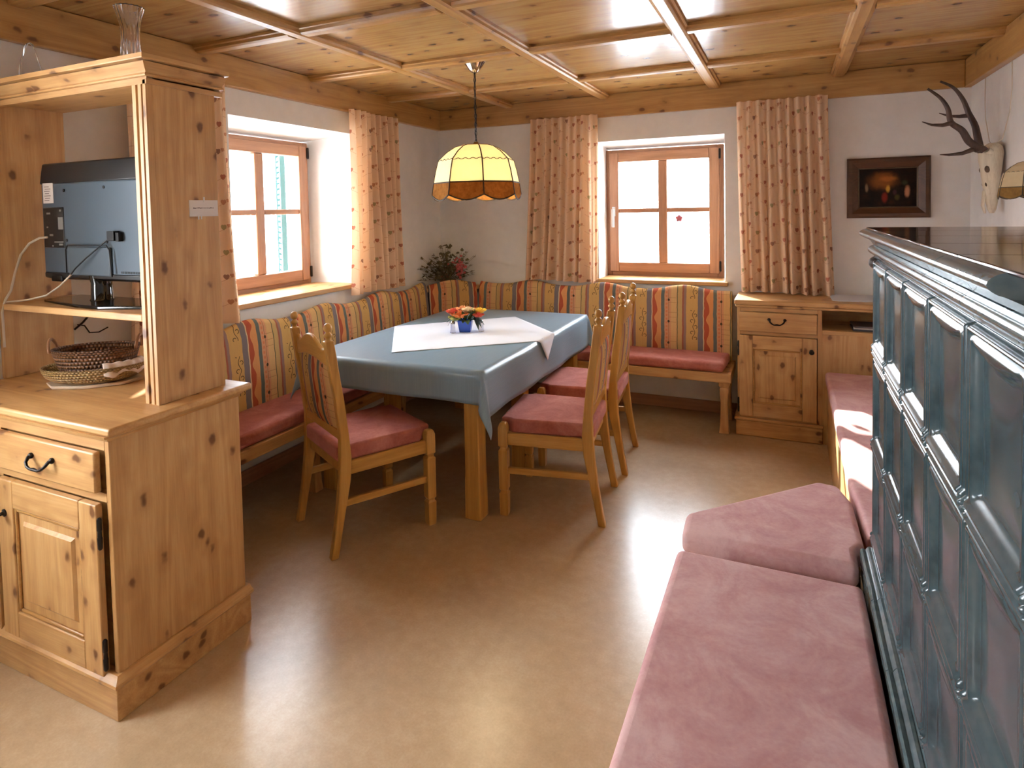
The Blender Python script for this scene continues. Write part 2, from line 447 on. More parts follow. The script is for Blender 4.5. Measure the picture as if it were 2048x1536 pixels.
# windows: back wall (x range) and left wall (y range); frame rect sits fd behind the wall face
W2 = (1.466, 2.427, .965, 2.074); F2 = (1.46, 2.395, .975, 2.026)
W1 = (-2.27, -1.215, 1.02, 2.115); F1 = (-2.205, -1.275, 1.03, 2.062)
def outer(W, F, fd, D):
    k = D/fd; return tuple(w+(f-w)*1.0 if True else w for w, f in zip(W, F))
wall_holes('wall_back', 'y', 0, .44, -.5, RX+.3, 0, 2.6, [(W2, F2)])
wall_holes('wall_left', 'x', 0, -.55, RY-.3, 0.0, 0, 2.6, [(W1, F1), ((-5.15, -4.05, .9, 2.05), (-5.15, -4.05, .9, 2.05))])  # second opening is unseen, added to bring daylight to hutch front and stove
wall_holes('wall_right', 'x', RX, RX+.3, RY-.3, 0.0, 0, 2.6, [])
wall_holes('wall_front', 'y', RY, RY-.25, 0, RX, 0, 2.6, [])

# ceiling panels and battens
c = MB().box(-.3, RX+.2, RY-.2, .3, RZ, RZ+.05).build('ceiling', M['ceil']); struct(c)
BX = [.71, 1.53, 2.36, 3.16]; BY = [-.775, -1.62, -2.46, -3.30, -4.14, -4.98, -5.82, -6.66]
def batten(u0, u1, v, axis):
    w = .048
    pr = [(-w, 0), (-w, -.014), (-w*.80, -.018), (-w*.72, -.030), (-w*.45, -.036), (w*.45, -.036), (w*.72, -.030), (w*.80, -.018), (w, -.014), (w, 0)]
    if axis == 'y': return MB().prism([(v+a, RZ+h) for a, h in pr], 'y', u0, u1).build('batten', M['beam_y'], c)
    return MB().prism([(v+a, RZ+h) for a, h in pr], 'x', u0, u1).build('batten', M['beam_x'], c)
for x in BX: batten(RY, -.03, x, 'y')
ed = [.03]+BX+[RX-.03]
for y in BY:
    for i in range(len(ed)-1):
        batten(ed[i]+(.040 if i else 0), ed[i+1]-(.040 if i < len(ed)-2 else 0), y, 'x')
struct(MB().box(0, .04, RY, 0, 2.262, RZ).build('trim_1', M['beam_y'], bevel=.006))
struct(MB().box(.04, RX-.04, -.04, 0, 2.262, RZ).build('trim_2', M['beam_x'], bevel=.006))
struct(MB().box(RX-.04, RX, RY, 0, 2.262, RZ).build('trim_3', M['beam_y'], bevel=.006))
struct(MB().box(.0, 2.52, -.018, 0, 0, .085).build('baseboard_back', M['win_x'], bevel=.004))
struct(MB().box(0, .018, -3.0, -.02, 0, .085).build('baseboard_left', M['win_y'], bevel=.004))

# windows
def make_window(idx, axis, F, fd, handle_side):
    """F = (u0,u1,z0,z1) outer size of the casing; fd depth behind wall face; axis: wall normal axis"""
    sg = 1 if axis == 'y' else -1
    u0, u1, z0, z1 = F
    def B(m, a, b, d0, d1, zz0, zz1):
        d0, d1 = sorted((sg*d0, sg*d1))
        return m.box(a, b, d0, d1, zz0, zz1) if axis == 'y' else m.box(d0, d1, a, b, zz0, zz1)
    root = thing('window_%d' % idx, ((u0+u1)/2, sg*fd, z0) if axis == 'y' else (sg*fd, (u0+u1)/2, z0), None, None, kind='structure')
    mh = M['win_x'] if axis == 'y' else M['win_y']
    w = .045
    fm = MB(); B(fm, u0, u0+w, fd, fd+.09, z0, z1); B(fm, u1-w, u1, fd, fd+.09, z0, z1)
    fm.mat(1); B(fm, u0+w, u1-w, fd, fd+.09, z0, z0+.06); B(fm, u0+w, u1-w, fd, fd+.09, z1-.035, z1)
    fm.build('casing', [M['win_z'], mh], root, bevel=.004)
    s0, s1, t0, t1 = u0+.03, u1-.03, z0+.04, z1-.025; sw = .078
    mid = (u0+u1)/2; mz = t0+sw+(t1-t0-2*sw)*.515
    sm = MB(); B(sm, s0, s0+sw, fd-.022, fd+.045, t0, t1); B(sm, s1-sw, s1, fd-.022, fd+.045, t0, t1)
    sm.mat(1); B(sm, s0+sw, s1-sw, fd-.022, fd+.045, t0, t0+sw); B(sm, s0+sw, s1-sw, fd-.022, fd+.045, t1-sw, t1)
    sash = sm.build('sash', [M['win_z'], mh], root, bevel=.006)
    mm = MB(); B(mm, mid-.036, mid+.036, fd-.014, fd+.04, t0+sw, t1-sw); mm.split('muntin', M['win_z'], root, bevel=.008)
    mm = MB(); B(mm, s0+sw, mid-.036, fd-.01, fd+.036, mz-.018, mz+.018); B(mm, mid+.036, s1-sw, fd-.01, fd+.036, mz-.018, mz+.018); mm.split('muntin', mh, root, bevel=.006)
    gm = MB(); B(gm, s0+sw-.005, s1-sw+.005, fd+.016, fd+.022, t0+sw-.005, t1-sw+.005); gm.build('pane', M['pane'], root)
    hu = s0+.038 if handle_side < 0 else s1-.038
    hm = MB(); B(hm, hu-.014, hu+.014, fd-.03, fd-.02, mz-.045, mz+.035); B(hm, hu-.009, hu+.009, fd-.06, fd-.03, mz-.01, mz+.012); B(hm, hu-.011, hu+.011, fd-.066, fd-.05, mz-.135, mz+.016)
    hm.build('handle', M['white_pl'], root, bevel=.004)
    hs = s1+.004 if handle_side < 0 else s0-.004
    hm = MB()
    for zc in (t0+.06, t1-.05): B(hm, hs-.008, hs+.008, fd-.034, fd-.02, zc-.04, zc+.04)
    hm.split('hinge', M['iron'], root, bevel=.004)
    return root
w2 = make_window(2, 'y', F2, .27, -1)
w1 = make_window(1, 'x', F1, .35, -1)
# wooden sills
MB().box(W2[0]-.02, W2[1]+.02, -.035, .0, .953, .983).box(W2[0]+.005, W2[1]-.005, 0, .27, .953, .983).build('window_sill', M['pine_x'], w2, bevel=.006)
MB().box(0, .035, W1[0]-.02, W1[1]+.02, 1.012, 1.044).box(-.35, 0, W1[0]+.01, W1[1]-.005, 1.012, 1.044).build('window_sill', M['pine_y'], w1, bevel=.006)
# red flower sticker on the lower right pane
fm = MB()
for k in range(5):
    a = 2*PI*k/5+.3; fm.lathe([(.0125, 0), (.0125, .002)], (2.052+.017*math.cos(a), .284, 1.452+.017*math.sin(a)), 10, 'y')
fm.lathe([(.008, 0), (.008, .003)], (2.052, .283, 1.452), 10, 'y')
fm.build('flower_sticker', plain('pink_sticker', (196, 110, 122), .5), w2)
# outside: snow, shutter
struct(MB().box(-40, 40, -40, 40, -.7, -.6).build('ground', M['snow']), 'snow covered ground outside the windows')
sh = thing('window_shutter', (-.80, -1.13, .98), 'green wooden shutter standing open outside the left window', 'shutter')
d_ = Vector((-.30, .255, 0)).normalized()
def shb(m, a, b, z0, z1, t):
    n_ = Vector((-d_.y, d_.x, 0)); p = Vector((-.585, -1.285, 0))
    q = [p+d_*a-n_*t, p+d_*b-n_*t, p+d_*b+n_*t, p+d_*a+n_*t]
    return m.prism([(k.x, k.y) for k in q], 'z', z0, z1)
m = MB(); shb(m, 0, .06, .98, 2.1, .018); shb(m, .40, .46, .98, 2.1, .018); shb(m, .06, .40, .98, 1.06, .018); shb(m, .06, .40, 2.02, 2.1, .018); m.build('frame', M['shutter'], sh)
m = MB()
for k in range(22): shb(m, .06, .40, 1.07+k*.043, 1.095+k*.043, .010)
m.build('slats', M['shutter'], sh)

# ------------------------------------------------------------------ curtains
def curtain(label, axis, t0, t1, b0, b1, zt, zb, seed, n=10, amp=.036, d0=.085):
    rnd = random.Random(seed); ph = [rnd.uniform(-.5, .5) for _ in range(40)]
    def pos(a, k):
        top, bot = t0+(t1-t0)*a, b0+(b1-b0)*a
        u = top+(bot-top)*k**1.3
        i = a*n; fl = int(i) % 38; f = i-int(i)
        wob = ph[fl]*(1-f)+ph[fl+1]*f
        w = math.sin(2*PI*i+wob*1.6)
        w = math.copysign(abs(w)**.8, w)
        d = d0+(amp*(.55+.55*k)*(1+.5*wob))*w + .012*math.sin(9*a+3*k)
        z = zt+(zb-zt)*k + (.006*math.sin(5*a) if k > .99 else 0)
        u += .012*math.sin(2*PI*i*.5+1.0+wob)*k
        return (u, -d, z) if axis == 'y' else (d, u, z)
    nu, nv = 16*n, 24; cum = [0]
    for i in range(nu): cum.append(cum[-1]+(Vector(pos((i+1)/nu, .6))-Vector(pos(i/nu, .6))).length)
    m = MB(); m.grid(pos, nu, nv, lambda a, k: (cum[round(a*nu)]*1.0+seed*.37, zt+(zb-zt)*k))
    base = pos(.5, 1); o = m.build('curtain', M['curtain'], loc=(base[0], base[1], zb), smooth=180, recalc=False)
    tag(o, label, 'curtain', 'printed curtains at the two windows')
curtain('peach heart-print curtain right of the left window, nearest the room corner', 'x', -1.32, -.74, -1.35, -.70, 2.27, .972, 1, 9)
curtain('peach heart-print curtain half hidden behind the tall pine shelf column', 'x', -2.92, -2.355, -2.95, -2.285, 2.27, .965, 2, 7)
curtain('peach heart-print curtain on the back wall, hanging left of its window', 'y', .925, 1.495, .845, 1.475, 2.28, .962, 3, 9)
curtain('peach heart-print curtain above the low cabinet, right of the back window', 'y', 2.515, 3.095, 2.535, 3.145, 2.28, .925, 4, 9)

# ------------------------------------------------------------------ corner bench
cb = thing('corner_bench', (.3, -.3, 0), 'pine corner bench with salmon seat cushions and wavy striped upholstered backrest', 'bench')
SX = .47
MB().box(SX-.024, SX, -3.09, -.49, .355, .418).box(.06, .084, -3.09, -.05, .355, .418).split('seat_frame', M['pine_y'], cb, bevel=.004)
MB().box(SX-.024, 2.50, -.47, -.446, .355, .418).box(.084, 2.50, -.084, -.06, .355, .418).box(2.476, 2.50, -.446, -.084, .355, .418).split('seat_frame', M['pine_x'], cb, bevel=.004)
MB().box(.05, SX-.025, -3.09, -.05, .398, .416).build('seat_board', M['pine_y'], cb)
MB().box(SX-.025, 2.475, -.445, -.05, .398, .416).build('seat_board', M['pine_x'], cb)
MB().prism([(.13, -3.08), (.462, -3.08), (.462, -.47), (.30, -.30), (.13, -.40)], 'z', .418, .487).build('seat_cushion', M['velvet_red'], cb, bevel=.024, seg=4)
MB().prism([(.475, -.462), (2.452, -.462), (2.468, -.12), (.40, -.12), (.31, -.295)], 'z', .418, .487).build('seat_cushion', M['velvet_red'], cb, bevel=.024, seg=4)
def bleg(x, y):
    MB().rects([(x, y, 0, .034, .03), (x, y, .05, .028, .026), (x, y, .20, .022, .022), (x, y, .30, .03, .027), (x, y, .315, .024, .024), (x, y, .325, .034, .03), (x, y, .355, .036, .032)]).build('leg', M['pine_z'], cb, bevel=.004)
for x, y in ((2.452, -.415), (1.56, -.415), (.44, -.44), (.43, -1.3), (.43, -2.15), (.43, -3.0), (2.45, -.12)): bleg(x, y)
# armrest block at bench end
# backrest
def backrest(path, s0, valley0, per, name='backrest'):
    """path: list of (x,y) bottom line with the wall on the left of travel; front face fabric"""
    pts = [Vector((p[0], p[1])) for p in path]; L = [0]
    for a, b in zip(pts, pts[1:]): L.append(L[-1]+(b-a).length)
    tot = L[-1]
    def at(s):
        for i in range(len(pts)-1):
            if s <= L[i+1]+1e-9: break
        d = (pts[i+1]-pts[i]).normalized(); return pts[i]+d*(s-L[i]), Vector((d.y, -d.x))
    n = max(8, int(tot/.02))
    def top(s):
        f = ((s-valley0)/per) % 1.0
        return .925+.036*(.5-.5*math.cos(2*PI*f))**1.5
    prof = [(0.0, 0.0), (.30, .010), (.6, .014), (.85, .010), (.95, .002), (.985, -.010), (1.0, -.026), (.985, -.046), (.9, -.052), (0, -.052)]
    m = MB(); rings = []
    for i in range(n+1):
        s = tot*i/n; p, nr = at(s); zt = top(s); ring = []
        for k, (h, d) in enumerate(prof):
            z = .425+(zt-.425)*h; lean = -.038*h
            q = p+nr*(d+lean); ring.append((q.x, q.y, z))
        rings.append(ring)
    b = len(m.v); m.loft(rings)
    for i in range(n+1):
        for k, (h, d) in enumerate(prof): m.uv[b+i*len(prof)+k] = (s0+tot*i/n, .425+(top(tot*i/n)-.425)*h if k < 7 else .95+.02*(k-6))
    return m.build(name, M['stripes'], cb, smooth=50)
backrest([(.135, -3.05), (.135, -.43)], .12, .49, .612)
backrest([(.135, -.425), (.43, -.13)], 2.74, -.1, .62)
backrest([(.435, -.13), (2.478, -.13)], 3.15, .17, .615)
# corner shelf behind the diagonal backrest
MB().prism([(.0, -.42), (.07, -.42), (.41, -.07), (.41, 0), (0, 0)], 'z', .87, .90).build('corner_shelf', M['pine_x'], cb)

# ------------------------------------------------------------------ low cabinet on the back wall
kb = thing('low_cabinet', (3.2, -.2, 0), 'low pine cabinet with one drawer, one door and open shelf under the framed picture', 'cabinet')
KX, KY = 2.525, -.413
MB().box(KX-.005, RX-.005, KY-.022, -.003, .886, .918).box(KX, RX-.005, KY-.012, -.003, .868, .886).build('top', M['pine_x'], kb, bevel=.007)
MB().box(KX+.012, KX+.032, KY+.004, -.003, .10, .868).box(3.020, 3.046, KY+.002, -.003, .10, .868).split('side_panel', M['pine_z'], kb, bevel=.002)
MB().box(KX+.032, 3.02, -.02, -.003, .10, .868).box(3.046, RX-.005, -.02, -.003, .10, .868).split('back_panel', M['pine_x'], kb)
MB().box(KX+.032, 3.02, KY+.004, -.02, .84, .866).box(KX+.032, 3.02, KY+.004, -.02, .685, .705).box(KX+.032, 3.02, KY+.004, -.02, .115, .135).split('divider_board', M['pine_x'], kb)
MB().box(3.046, RX-.005, KY+.004, -.02, .712, .738).build('shelf', M['pine_x'], kb, bevel=.003)
MB().box(3.046, RX-.005, KY+.006, KY+.024, .0, .712).build('lower_panel', M['pine_z'], kb)
MB().box(KX, 3.05, KY-.008, -.003, 0, .105).box(KX-.008, 3.056, KY-.016, -.003, .105, .125).build('plinth', M['pine_x'], kb, bevel=.006)
def pull(m, x, y, z, w=.09):
    pts = [(x-w/2-.008, y, z+.016), (x-w/2, y-.012, z+.014), (x-w/2+.004, y-.022, z+.002), (x-w/2+.016, y-.026, z-.008), (x-w*.2, y-.027, z-.014), (x, y-.027, z-.012), (x+w*.2, y-.027, z-.014), (x+w/2-.016, y-.026, z-.008), (x+w/2-.004, y-.022, z+.002), (x+w/2, y-.012, z+.014), (x+w/2+.008, y, z+.016)]
    m.tube(pts, [.006, .006, .005, .0045, .004, .006, .004, .0045, .005, .006, .006], 8)
    m.sphere((x-w/2-.002, y-.004, z+.016), .01, .008, .01); m.sphere((x+w/2+.002, y-.004, z+.016), .01, .008, .01)
    return m
def panel_door(x0, x1, z0, z1, y, th, parent, st=.085, field=.045, knob=None, hinge=None):
    """framed door facing -y with a raised field; y is its front"""
    d = MB().box(x0, x0+st, y, y+th, z0, z1).box(x1-st, x1, y, y+th, z0, z1).mat(1).box(x0+st, x1-st, y, y+th, z0, z0+st*1.05).box(x0+st, x1-st, y, y+th, z1-st*1.05, z1).build('door', [M['pine_z'], M['pine_x']], parent, bevel=.004)
    a0, a1, c0, c1 = x0+st, x1-st, z0+st*1.05, z1-st*1.05
    m = MB(); m.box(a0, a1, y+th*.55, y+th, c0, c1)
    f = field
    m.loft([[(a0+.012, y+th*.55, c0+.012), (a1-.012, y+th*.55, c0+.012), (a1-.012, y+th*.55, c1-.012), (a0+.012, y+th*.55, c1-.012)],
            [(a0+f*.8, y+th*.50, c0+f*.8), (a1-f*.8, y+th*.50, c0+f*.8), (a1-f*.8, y+th*.50, c1-f*.8), (a0+f*.8, y+th*.50, c1-f*.8)],
            [(a0+f, y+.003, c0+f), (a1-f, y+.003, c0+f), (a1-f, y+.003, c1-f), (a0+f, y+.003, c1-f)]])
    m.build('panel', M['pine_z'], d)
    m = MB()
    for (p, q, r_, s_) in ((a0, a0+.012, c0, c1), (a1-.012, a1, c0, c1), (a0+.012, a1-.012, c0, c0+.012), (a0+.012, a1-.012, c1-.012, c1)): m.box(p, q, y+.004, y+th*.6, r_, s_)
    m.build('bead', M['beam_x'], d, bevel=.004)
    if knob:
        k = MB(); k.lathe([(.013, 0), (.013, -.003), (.006, -.005), (.006, -.018), (.012, -.021), (.0155, -.028), (.013, -.034), (.005, -.037)], (knob[0], y, knob[1]), 16, 'y')
        k.build('knob', M['iron'], d, smooth=50)
    if hinge:
        k = MB()
        for zc in (z0+.07, z1-.09): k.lathe([(.004, -.05), (.007, -.045), (.0075, -.012), (.006, -.01), (.006, .01), (.0075, .012), (.007, .045), (.004, .05)], (hinge, y+.006, zc), 10)
        k.split('hinge', M['iron'], d, smooth=50)
    return d
panel_door(2.548, 3.016, .138, .682, KY-.014, .02, kb, knob=(2.985, .60), hinge=2.545)
dr = MB().box(2.548, 3.018, KY-.014, KY+.006, .708, .838).build('drawer', M['pine_x'], kb, bevel=.006)
pull(MB(), 2.782, KY-.014, .778).build('handle', M['iron'], dr, smooth=60)
# things on and in the low cabinet
m = MB(); nn = 40
ctr = (3.30, -.17); rim = []
for i in range(nn*2): 
    a = 2*PI*i/(nn*2); sq = 1/max(abs(math.cos(a)), abs(math.sin(a)), .72)
    rim.append((ctr[0]+.19*sq*math.cos(a)*(1+.02*math.cos(a*20)), ctr[1]+.155*sq*math.sin(a)*(1+.02*math.cos(a*20))))
m.prism(rim, 'z', .9182, .9215)
tag(m.build('doily', M['runner'], loc=(ctr[0], ctr[1], .9182)), 'small white lace doily lying on top of the low cabinet', 'doily')
for k, (w_, d_2, c_, r_) in enumerate(((.28, .20, (70, 66, 72), .02), (.26, .19, (202, 196, 186), -.05), (.27, .19, (84, 78, 82), .06))):
    x0, y0, z0 = 3.36, -.27, .7385+k*.0105
    ca, sa = math.cos(r_), math.sin(r_)
    q = [(x0+a*ca-b*sa, y0+a*sa+b*ca) for a, b in ((-w_/2, -d_2/2), (w_/2, -d_2/2), (w_/2, d_2/2), (-w_/2, d_2/2))]
    tag(MB().prism(q, 'z', z0, z0+.010).build('magazine', plain('magazine_paper', c_, .5), loc=(x0, y0, z0), bevel=.001),
        ['dark magazine at the bottom of the pile in the open shelf', 'pale magazine in the middle of the pile in the open shelf', 'dark magazine on top of the pile in the open shelf'][k], 'magazine', 'magazines in the low cabinet shelf')
# picture
pc = thing('framed_picture', (3.452, -.005, 1.444), 'dark oil painting in a wide brown wooden frame on the back wall', 'picture')
px0, px1, pz0, pz1 = 3.214, 3.690, 1.444, 1.845
m = MB(); steps = [(0, 0, -.002), (0, 0, -.022), (.012, .012, -.034), (.03, .03, -.036), (.05, .05, -.024), (.066, .066, -.016), (.072, .072, -.004)]
m.loft([[(px0+a, d, pz0+b), (px1-a, d, pz0+b), (px1-a, d, pz1-b), (px0+a, d, pz1-b)] for a, b, d in steps], cap=False)
m.build('frame', M['darkwood'], pc, smooth=30)
m = MB(); a = .070
m.loft([[(px0+a, d, pz0+a), (px1-a, d, pz0+a), (px1-a, d, pz1-a), (px0+a, d, pz1-a)] for a, d in ((.066, -.014), (.069, -.019), (.073, -.014), (.076, -.006))], cap=False)
m.build('inner_lip', plain('silver_lip', (140, 120, 96), .3, .6), pc)
def painting():
    t = NT('dark_painting'); u, v = t.uv()
    n = t.noise(t.vec(u*6.0, v*5.0, 1.0), 1.0, 4, .6)
    col = t.ramp(n, [(.35, lin((18, 10, 8))), (.6, lin((36, 20, 12))), (.8, lin((62, 34, 16)))])
    def blob(cx, cy, rx, ry, c_, a=.9):
        nonlocal col
        X = (u-cx)/rx; Y = (v-cy)/ry; d = (X*X+Y*Y).sqrt() + (n-0.5)*0.8
        col = t.mix((1.0-t.smooth(d, .3, 1.0))*a, col, lin(c_))
    blob(.42, .68, .34, .30, (150, 84, 34), .7); blob(.5, .72, .2, .10, (178, 106, 44), .6); blob(.51, .47, .05, .12, (206, 150, 54)); blob(.45, .25, .07, .18, (126, 36, 24)); blob(.62, .38, .05, .10, (70, 40, 44))
    blob(.83, .40, .06, .20, (180, 120, 84)); blob(.79, .62, .07, .09, (52, 56, 36)); blob(.14, .5, .04, .14, (150, 120, 90), .7); blob(.66, .25, .06, .1, (80, 70, 30), .8)
    t.bsdf(col, .5, spec=.15); return t.m
MB().grid(lambda a, b: (px0+.07+(px1-px0-.14)*a, -.006, pz0+.07+(pz1-pz0-.14)*b), 2, 2, lambda a, b: (a, b)).build('canvas', painting(), pc, solid=.003)

# ------------------------------------------------------------------ dining table and cloths
TX0, TX1, TY0, TY1, TZ = .408, 1.5045, -2.170, -.475, .7695
tb = thing('dining_table', ((TX0+TX1)/2, (TY0+TY1)/2, 0), 'pine dining table, mostly hidden under its blue cloth', 'table')
MB().box(TX0+.004, TX1-.004, TY0+.004, TY1-.004, .735, .766).build('tabletop', M['oak_y'], tb, bevel=.01)
MB().box(TX0+.07, TX1-.07, TY0+.075, TY0+.10, .64, .735).box(TX0+.07, TX1-.07, TY1-.10, TY1-.075, .64, .735).split('apron', M['oak_x'], tb)
MB().box(TX0+.075, TX0+.10, TY0+.10, TY1-.10, .64, .735).box(TX1-.10, TX1-.075, TY0+.10, TY1-.10, .64, .735).split('apron', M['oak_y'], tb)
for x in (TX0+.095, TX1-.095):
    for y in (TY0+.10, -1.50, TY1-.10):
        MB().rects([(x, y, 0, .045, .045), (x, y, .20, .043, .043), (x, y, .23, .041, .041), (x, y, .60, .041, .041), (x, y, .735, .042, .042)]).build('leg', M['oak_z'], tb, bevel=.006)
# tablecloth
def drape():
    hl, hr, hf, hb = .15, .225, .155, .20   # drop left, right, front, back
    W_, D_ = TX1-TX0, TY1-TY0; cr = .03
    us = [-hl+hl*i/8 for i in range(8)]+[W_*i/30 for i in range(31)]+[W_+hr*(i+1)/10 for i in range(10)]
    vs_ = [-hf+hf*i/8 for i in range(8)]+[D_*i/44 for i in range(45)]+[D_+hb*(i+1)/8 for i in range(8)]
    m = MB(); nv = len(vs_)
    for u in us:
        for v in vs_:
            ex = (u-W_) if u > W_ else (u if u < 0 else 0); ey = (v-D_) if v > D_ else (v if v < 0 else 0)
            bx, by = TX0+min(max(u, 0), W_), TY0+min(max(v, 0), D_)
            r = math.hypot(ex, ey)
            if r < 1e-9:
                z = TZ+.0012*math.sin(v*9+1)*math.sin(u*7)
                x, y = bx, by
            else:
                dx, dy = ex/r, ey/r
                diag = 2*abs(dx*dy)
                edge = min(r, .012)/.012
                # soft folds along the hem
                fold = .010*math.sin(by*13+bx*11)*min(1, r/.12)
                outw = .010*edge + fold*.6 + r*(.02 + .34*diag)
                x = bx+dx*outw; y = by+dy*outw
                if diag > .02:
                    # one hanging pleat at each corner
                    x += -dy*math.copysign(1, dx*dy)*r*.10*diag; y += dx*math.copysign(1, dx*dy)*r*.0*diag
                z = TZ-max(0, r-.004)*(1.0+.10*diag)-.004*edge
            m.v.append((x, y, z)); m.uv[len(m.v)-1] = (u, v)
    for i in range(len(us)-1):
        for j in range(nv-1):
            a = i*nv+j; m.f.append((a, a+nv, a+nv+1, a+1))
    o = m.build('tablecloth', M['tablecloth'], loc=((TX0+TX1)/2, (TY0+TY1)/2, TZ), smooth=180, recalc=False)
    md = o.modifiers.new('solid', 'SOLIDIFY'); md.thickness = .002; md.offset = 1
    tag(o, 'shiny steel-blue tablecloth draped over the dining table', 'tablecloth')
drape()
# white runner laid askew, one corner over the table edge
def runner():
    A, B, C_, D = Vector((.344+.07, -1.33)), Vector((.853, -1.983)), Vector((1.655, -1.335)), Vector((1.047, -.738))
    m = MB(); n = 44
    def pos(a, b):
        p = (A*(1-a)+B*a)*(1-b)+(D*(1-a)+C_*a)*b
        x, y = p.x, p.y; z = TZ+.0040+.0012*abs(math.sin(b*26+a*3))
        xe = TX1+.012
        if x > xe:
            e = x-xe; x = xe+.006+.04*e; z = TZ+.003-e*.97; y -= .05*e
        return (x, y, z)
    m.grid(pos, n, n, lambda a, b: (a*.8, b*.9))
    o = m.build('table_runner', M['runner'], loc=(1.0, -1.35, TZ+.003), smooth=180, recalc=False, solid=.0016)
    tag(o, 'white linen cloth laid askew over the blue tablecloth, one corner hanging down', 'table runner')
runner()

# flower pot and two small glass shakers
fx, fy, fz = .965, -1.335, TZ+.0062
fp = thing('flower_arrangement', (fx, fy, fz), 'orange and yellow roses in a square cobalt blue pot on the white cloth', 'flowers')
m = MB(); ca, sa = math.cos(.35), math.sin(.35)
def sqr(h, z): return [(fx+a*ca-b*sa, fy+a*sa+b*ca, fz+z) for a, b in ((-h, -h), (h, -h), (h, h), (-h, h))]
m.loft([sqr(.034, 0), sqr(.045, .075), sqr(.040, .075), sqr(.036, .06)]); m.build('pot', M['blue_pot'], fp, bevel=.003)
def rose(c_, r, mat):
    m = MB()
    for k in range(3):
        for i in range(5+k):
            a = 2*PI*i/(5+k)+k*.6; rr = r*(.28+.3*k); d = Vector((math.cos(a), math.sin(a), 0))
            def P(u, v):
                th = (u-.5)*1.5; q = Vector((math.cos(a+th*.75/(1+.25*k)), math.sin(a+th*.75/(1+.25*k)), 0))
                w = rr*(1+.35*v*v*(k+.2)); return Vector(c_)+q*w+Vector((0, 0, r*(-.5+(1.15-.22*k)*v-.25*(u-.5)**2*4*v)))
            m.grid(P, 4, 4)
    return m.build('rose', mat, fp, smooth=180, solid=.0012)
RM = [plain('orange_petals', (226, 122, 58), .6), plain('coral_petals', (214, 84, 62), .6), plain('yellow_petals', (240, 200, 70), .6), plain('cream_petals', (232, 214, 176), .6), plain('peach_petals', (236, 164, 112), .6), plain('lime_petals', (176, 178, 92), .6)]
for dx, dy, dz, r, k in ((-.01, -.045, .105, .034, 0), (-.06, -.02, .118, .030, 1), (.075, .03, .125, .026, 2), (.02, -.005, .135, .024, 3), (-.03, .03, .13, .028, 4), (.045, .045, .115, .026, 4), (-.035, -.055, .082, .026, 5), (.085, -.005, .098, .022, 1), (.03, .02, .12, .025, 5), (-.085, .01, .118, .02, 4), (.0, .05, .12, .026, 0)):
    rose((fx+dx*1.15, fy+dy*1.15, fz+.03+dz*.85), r*1.15, RM[k])
def leaf(m, base, tip, w, droop=.0):
    b, t = Vector(base), Vector(tip); ax = t-b; sd = ax.cross(Vector((0, 0, 1))).normalized() if abs(ax.normalized().z) < .98 else Vector((1, 0, 0))
    def P(u, v):
        ww = w*math.sin(PI*min(max(v, .02), .98))**.8; c = b+ax*v+Vector((0, 0, droop*4*v*(1-v)))
        return c+sd*ww*(u-.5)*2+Vector((0, 0, -.25*w*abs(u-.5)*2*math.sin(PI*v)))
    m.grid(P, 2, 5)
GL = plain('green_leaf', (70, 98, 56), .55); GD = plain('blue_green_leaf', (52, 74, 74), .55)
m = MB(); rr_ = random.Random(3)
for k in range(26):
    a = rr_.uniform(0, 2*PI); r0 = .03; r1 = rr_.uniform(.075, .115); z1 = rr_.uniform(.055, .15)
    leaf(m, (fx+r0*math.cos(a), fy+r0*math.sin(a), fz+.075), (fx+r1*math.cos(a), fy+r1*math.sin(a), fz+z1), .013, .012)
m.build('foliage', GL, fp, smooth=180, solid=.001)
m = MB()
for (a, b, c_) in ((.115, .0, .03), (.125, .02, .045), (.105, -.02, .02), (.095, .03, .05)): leaf(m, (fx+.06, fy+.01, fz+.10), (fx+a, fy+b, fz+c_), .014, .02)
for (a, b, c_) in ((-.10, -.05, .04), (-.12, -.03, .055)): leaf(m, (fx-.05, fy-.03, fz+.09), (fx+a, fy+b, fz+c_), .011, .015)
m.split('drooping_leaves', GD, fp, smooth=180, solid=.001)
for i, (x, y, lb) in enumerate(((fx-.055, fy-.065, 'small glass shaker in front of the blue flower pot, on its left'), (fx+.095, fy+.035, 'small glass shaker under the drooping leaves right of the blue pot'))):
    s = thing('salt_shaker', (x, y, fz), lb, 'shaker', 'glass shakers beside the flower pot')
    MB().lathe([(.017, 0), (.018, .004), (.014, .03), (.013, .055)], (x, y, fz), 16).build('body', M['crystal'], s, smooth=50)
    MB().lathe([(.014, .055), (.0145, .066), (.010, .074), (.003, .077)], (x, y, fz), 16).build('cap', M['chrome'], s, smooth=50)

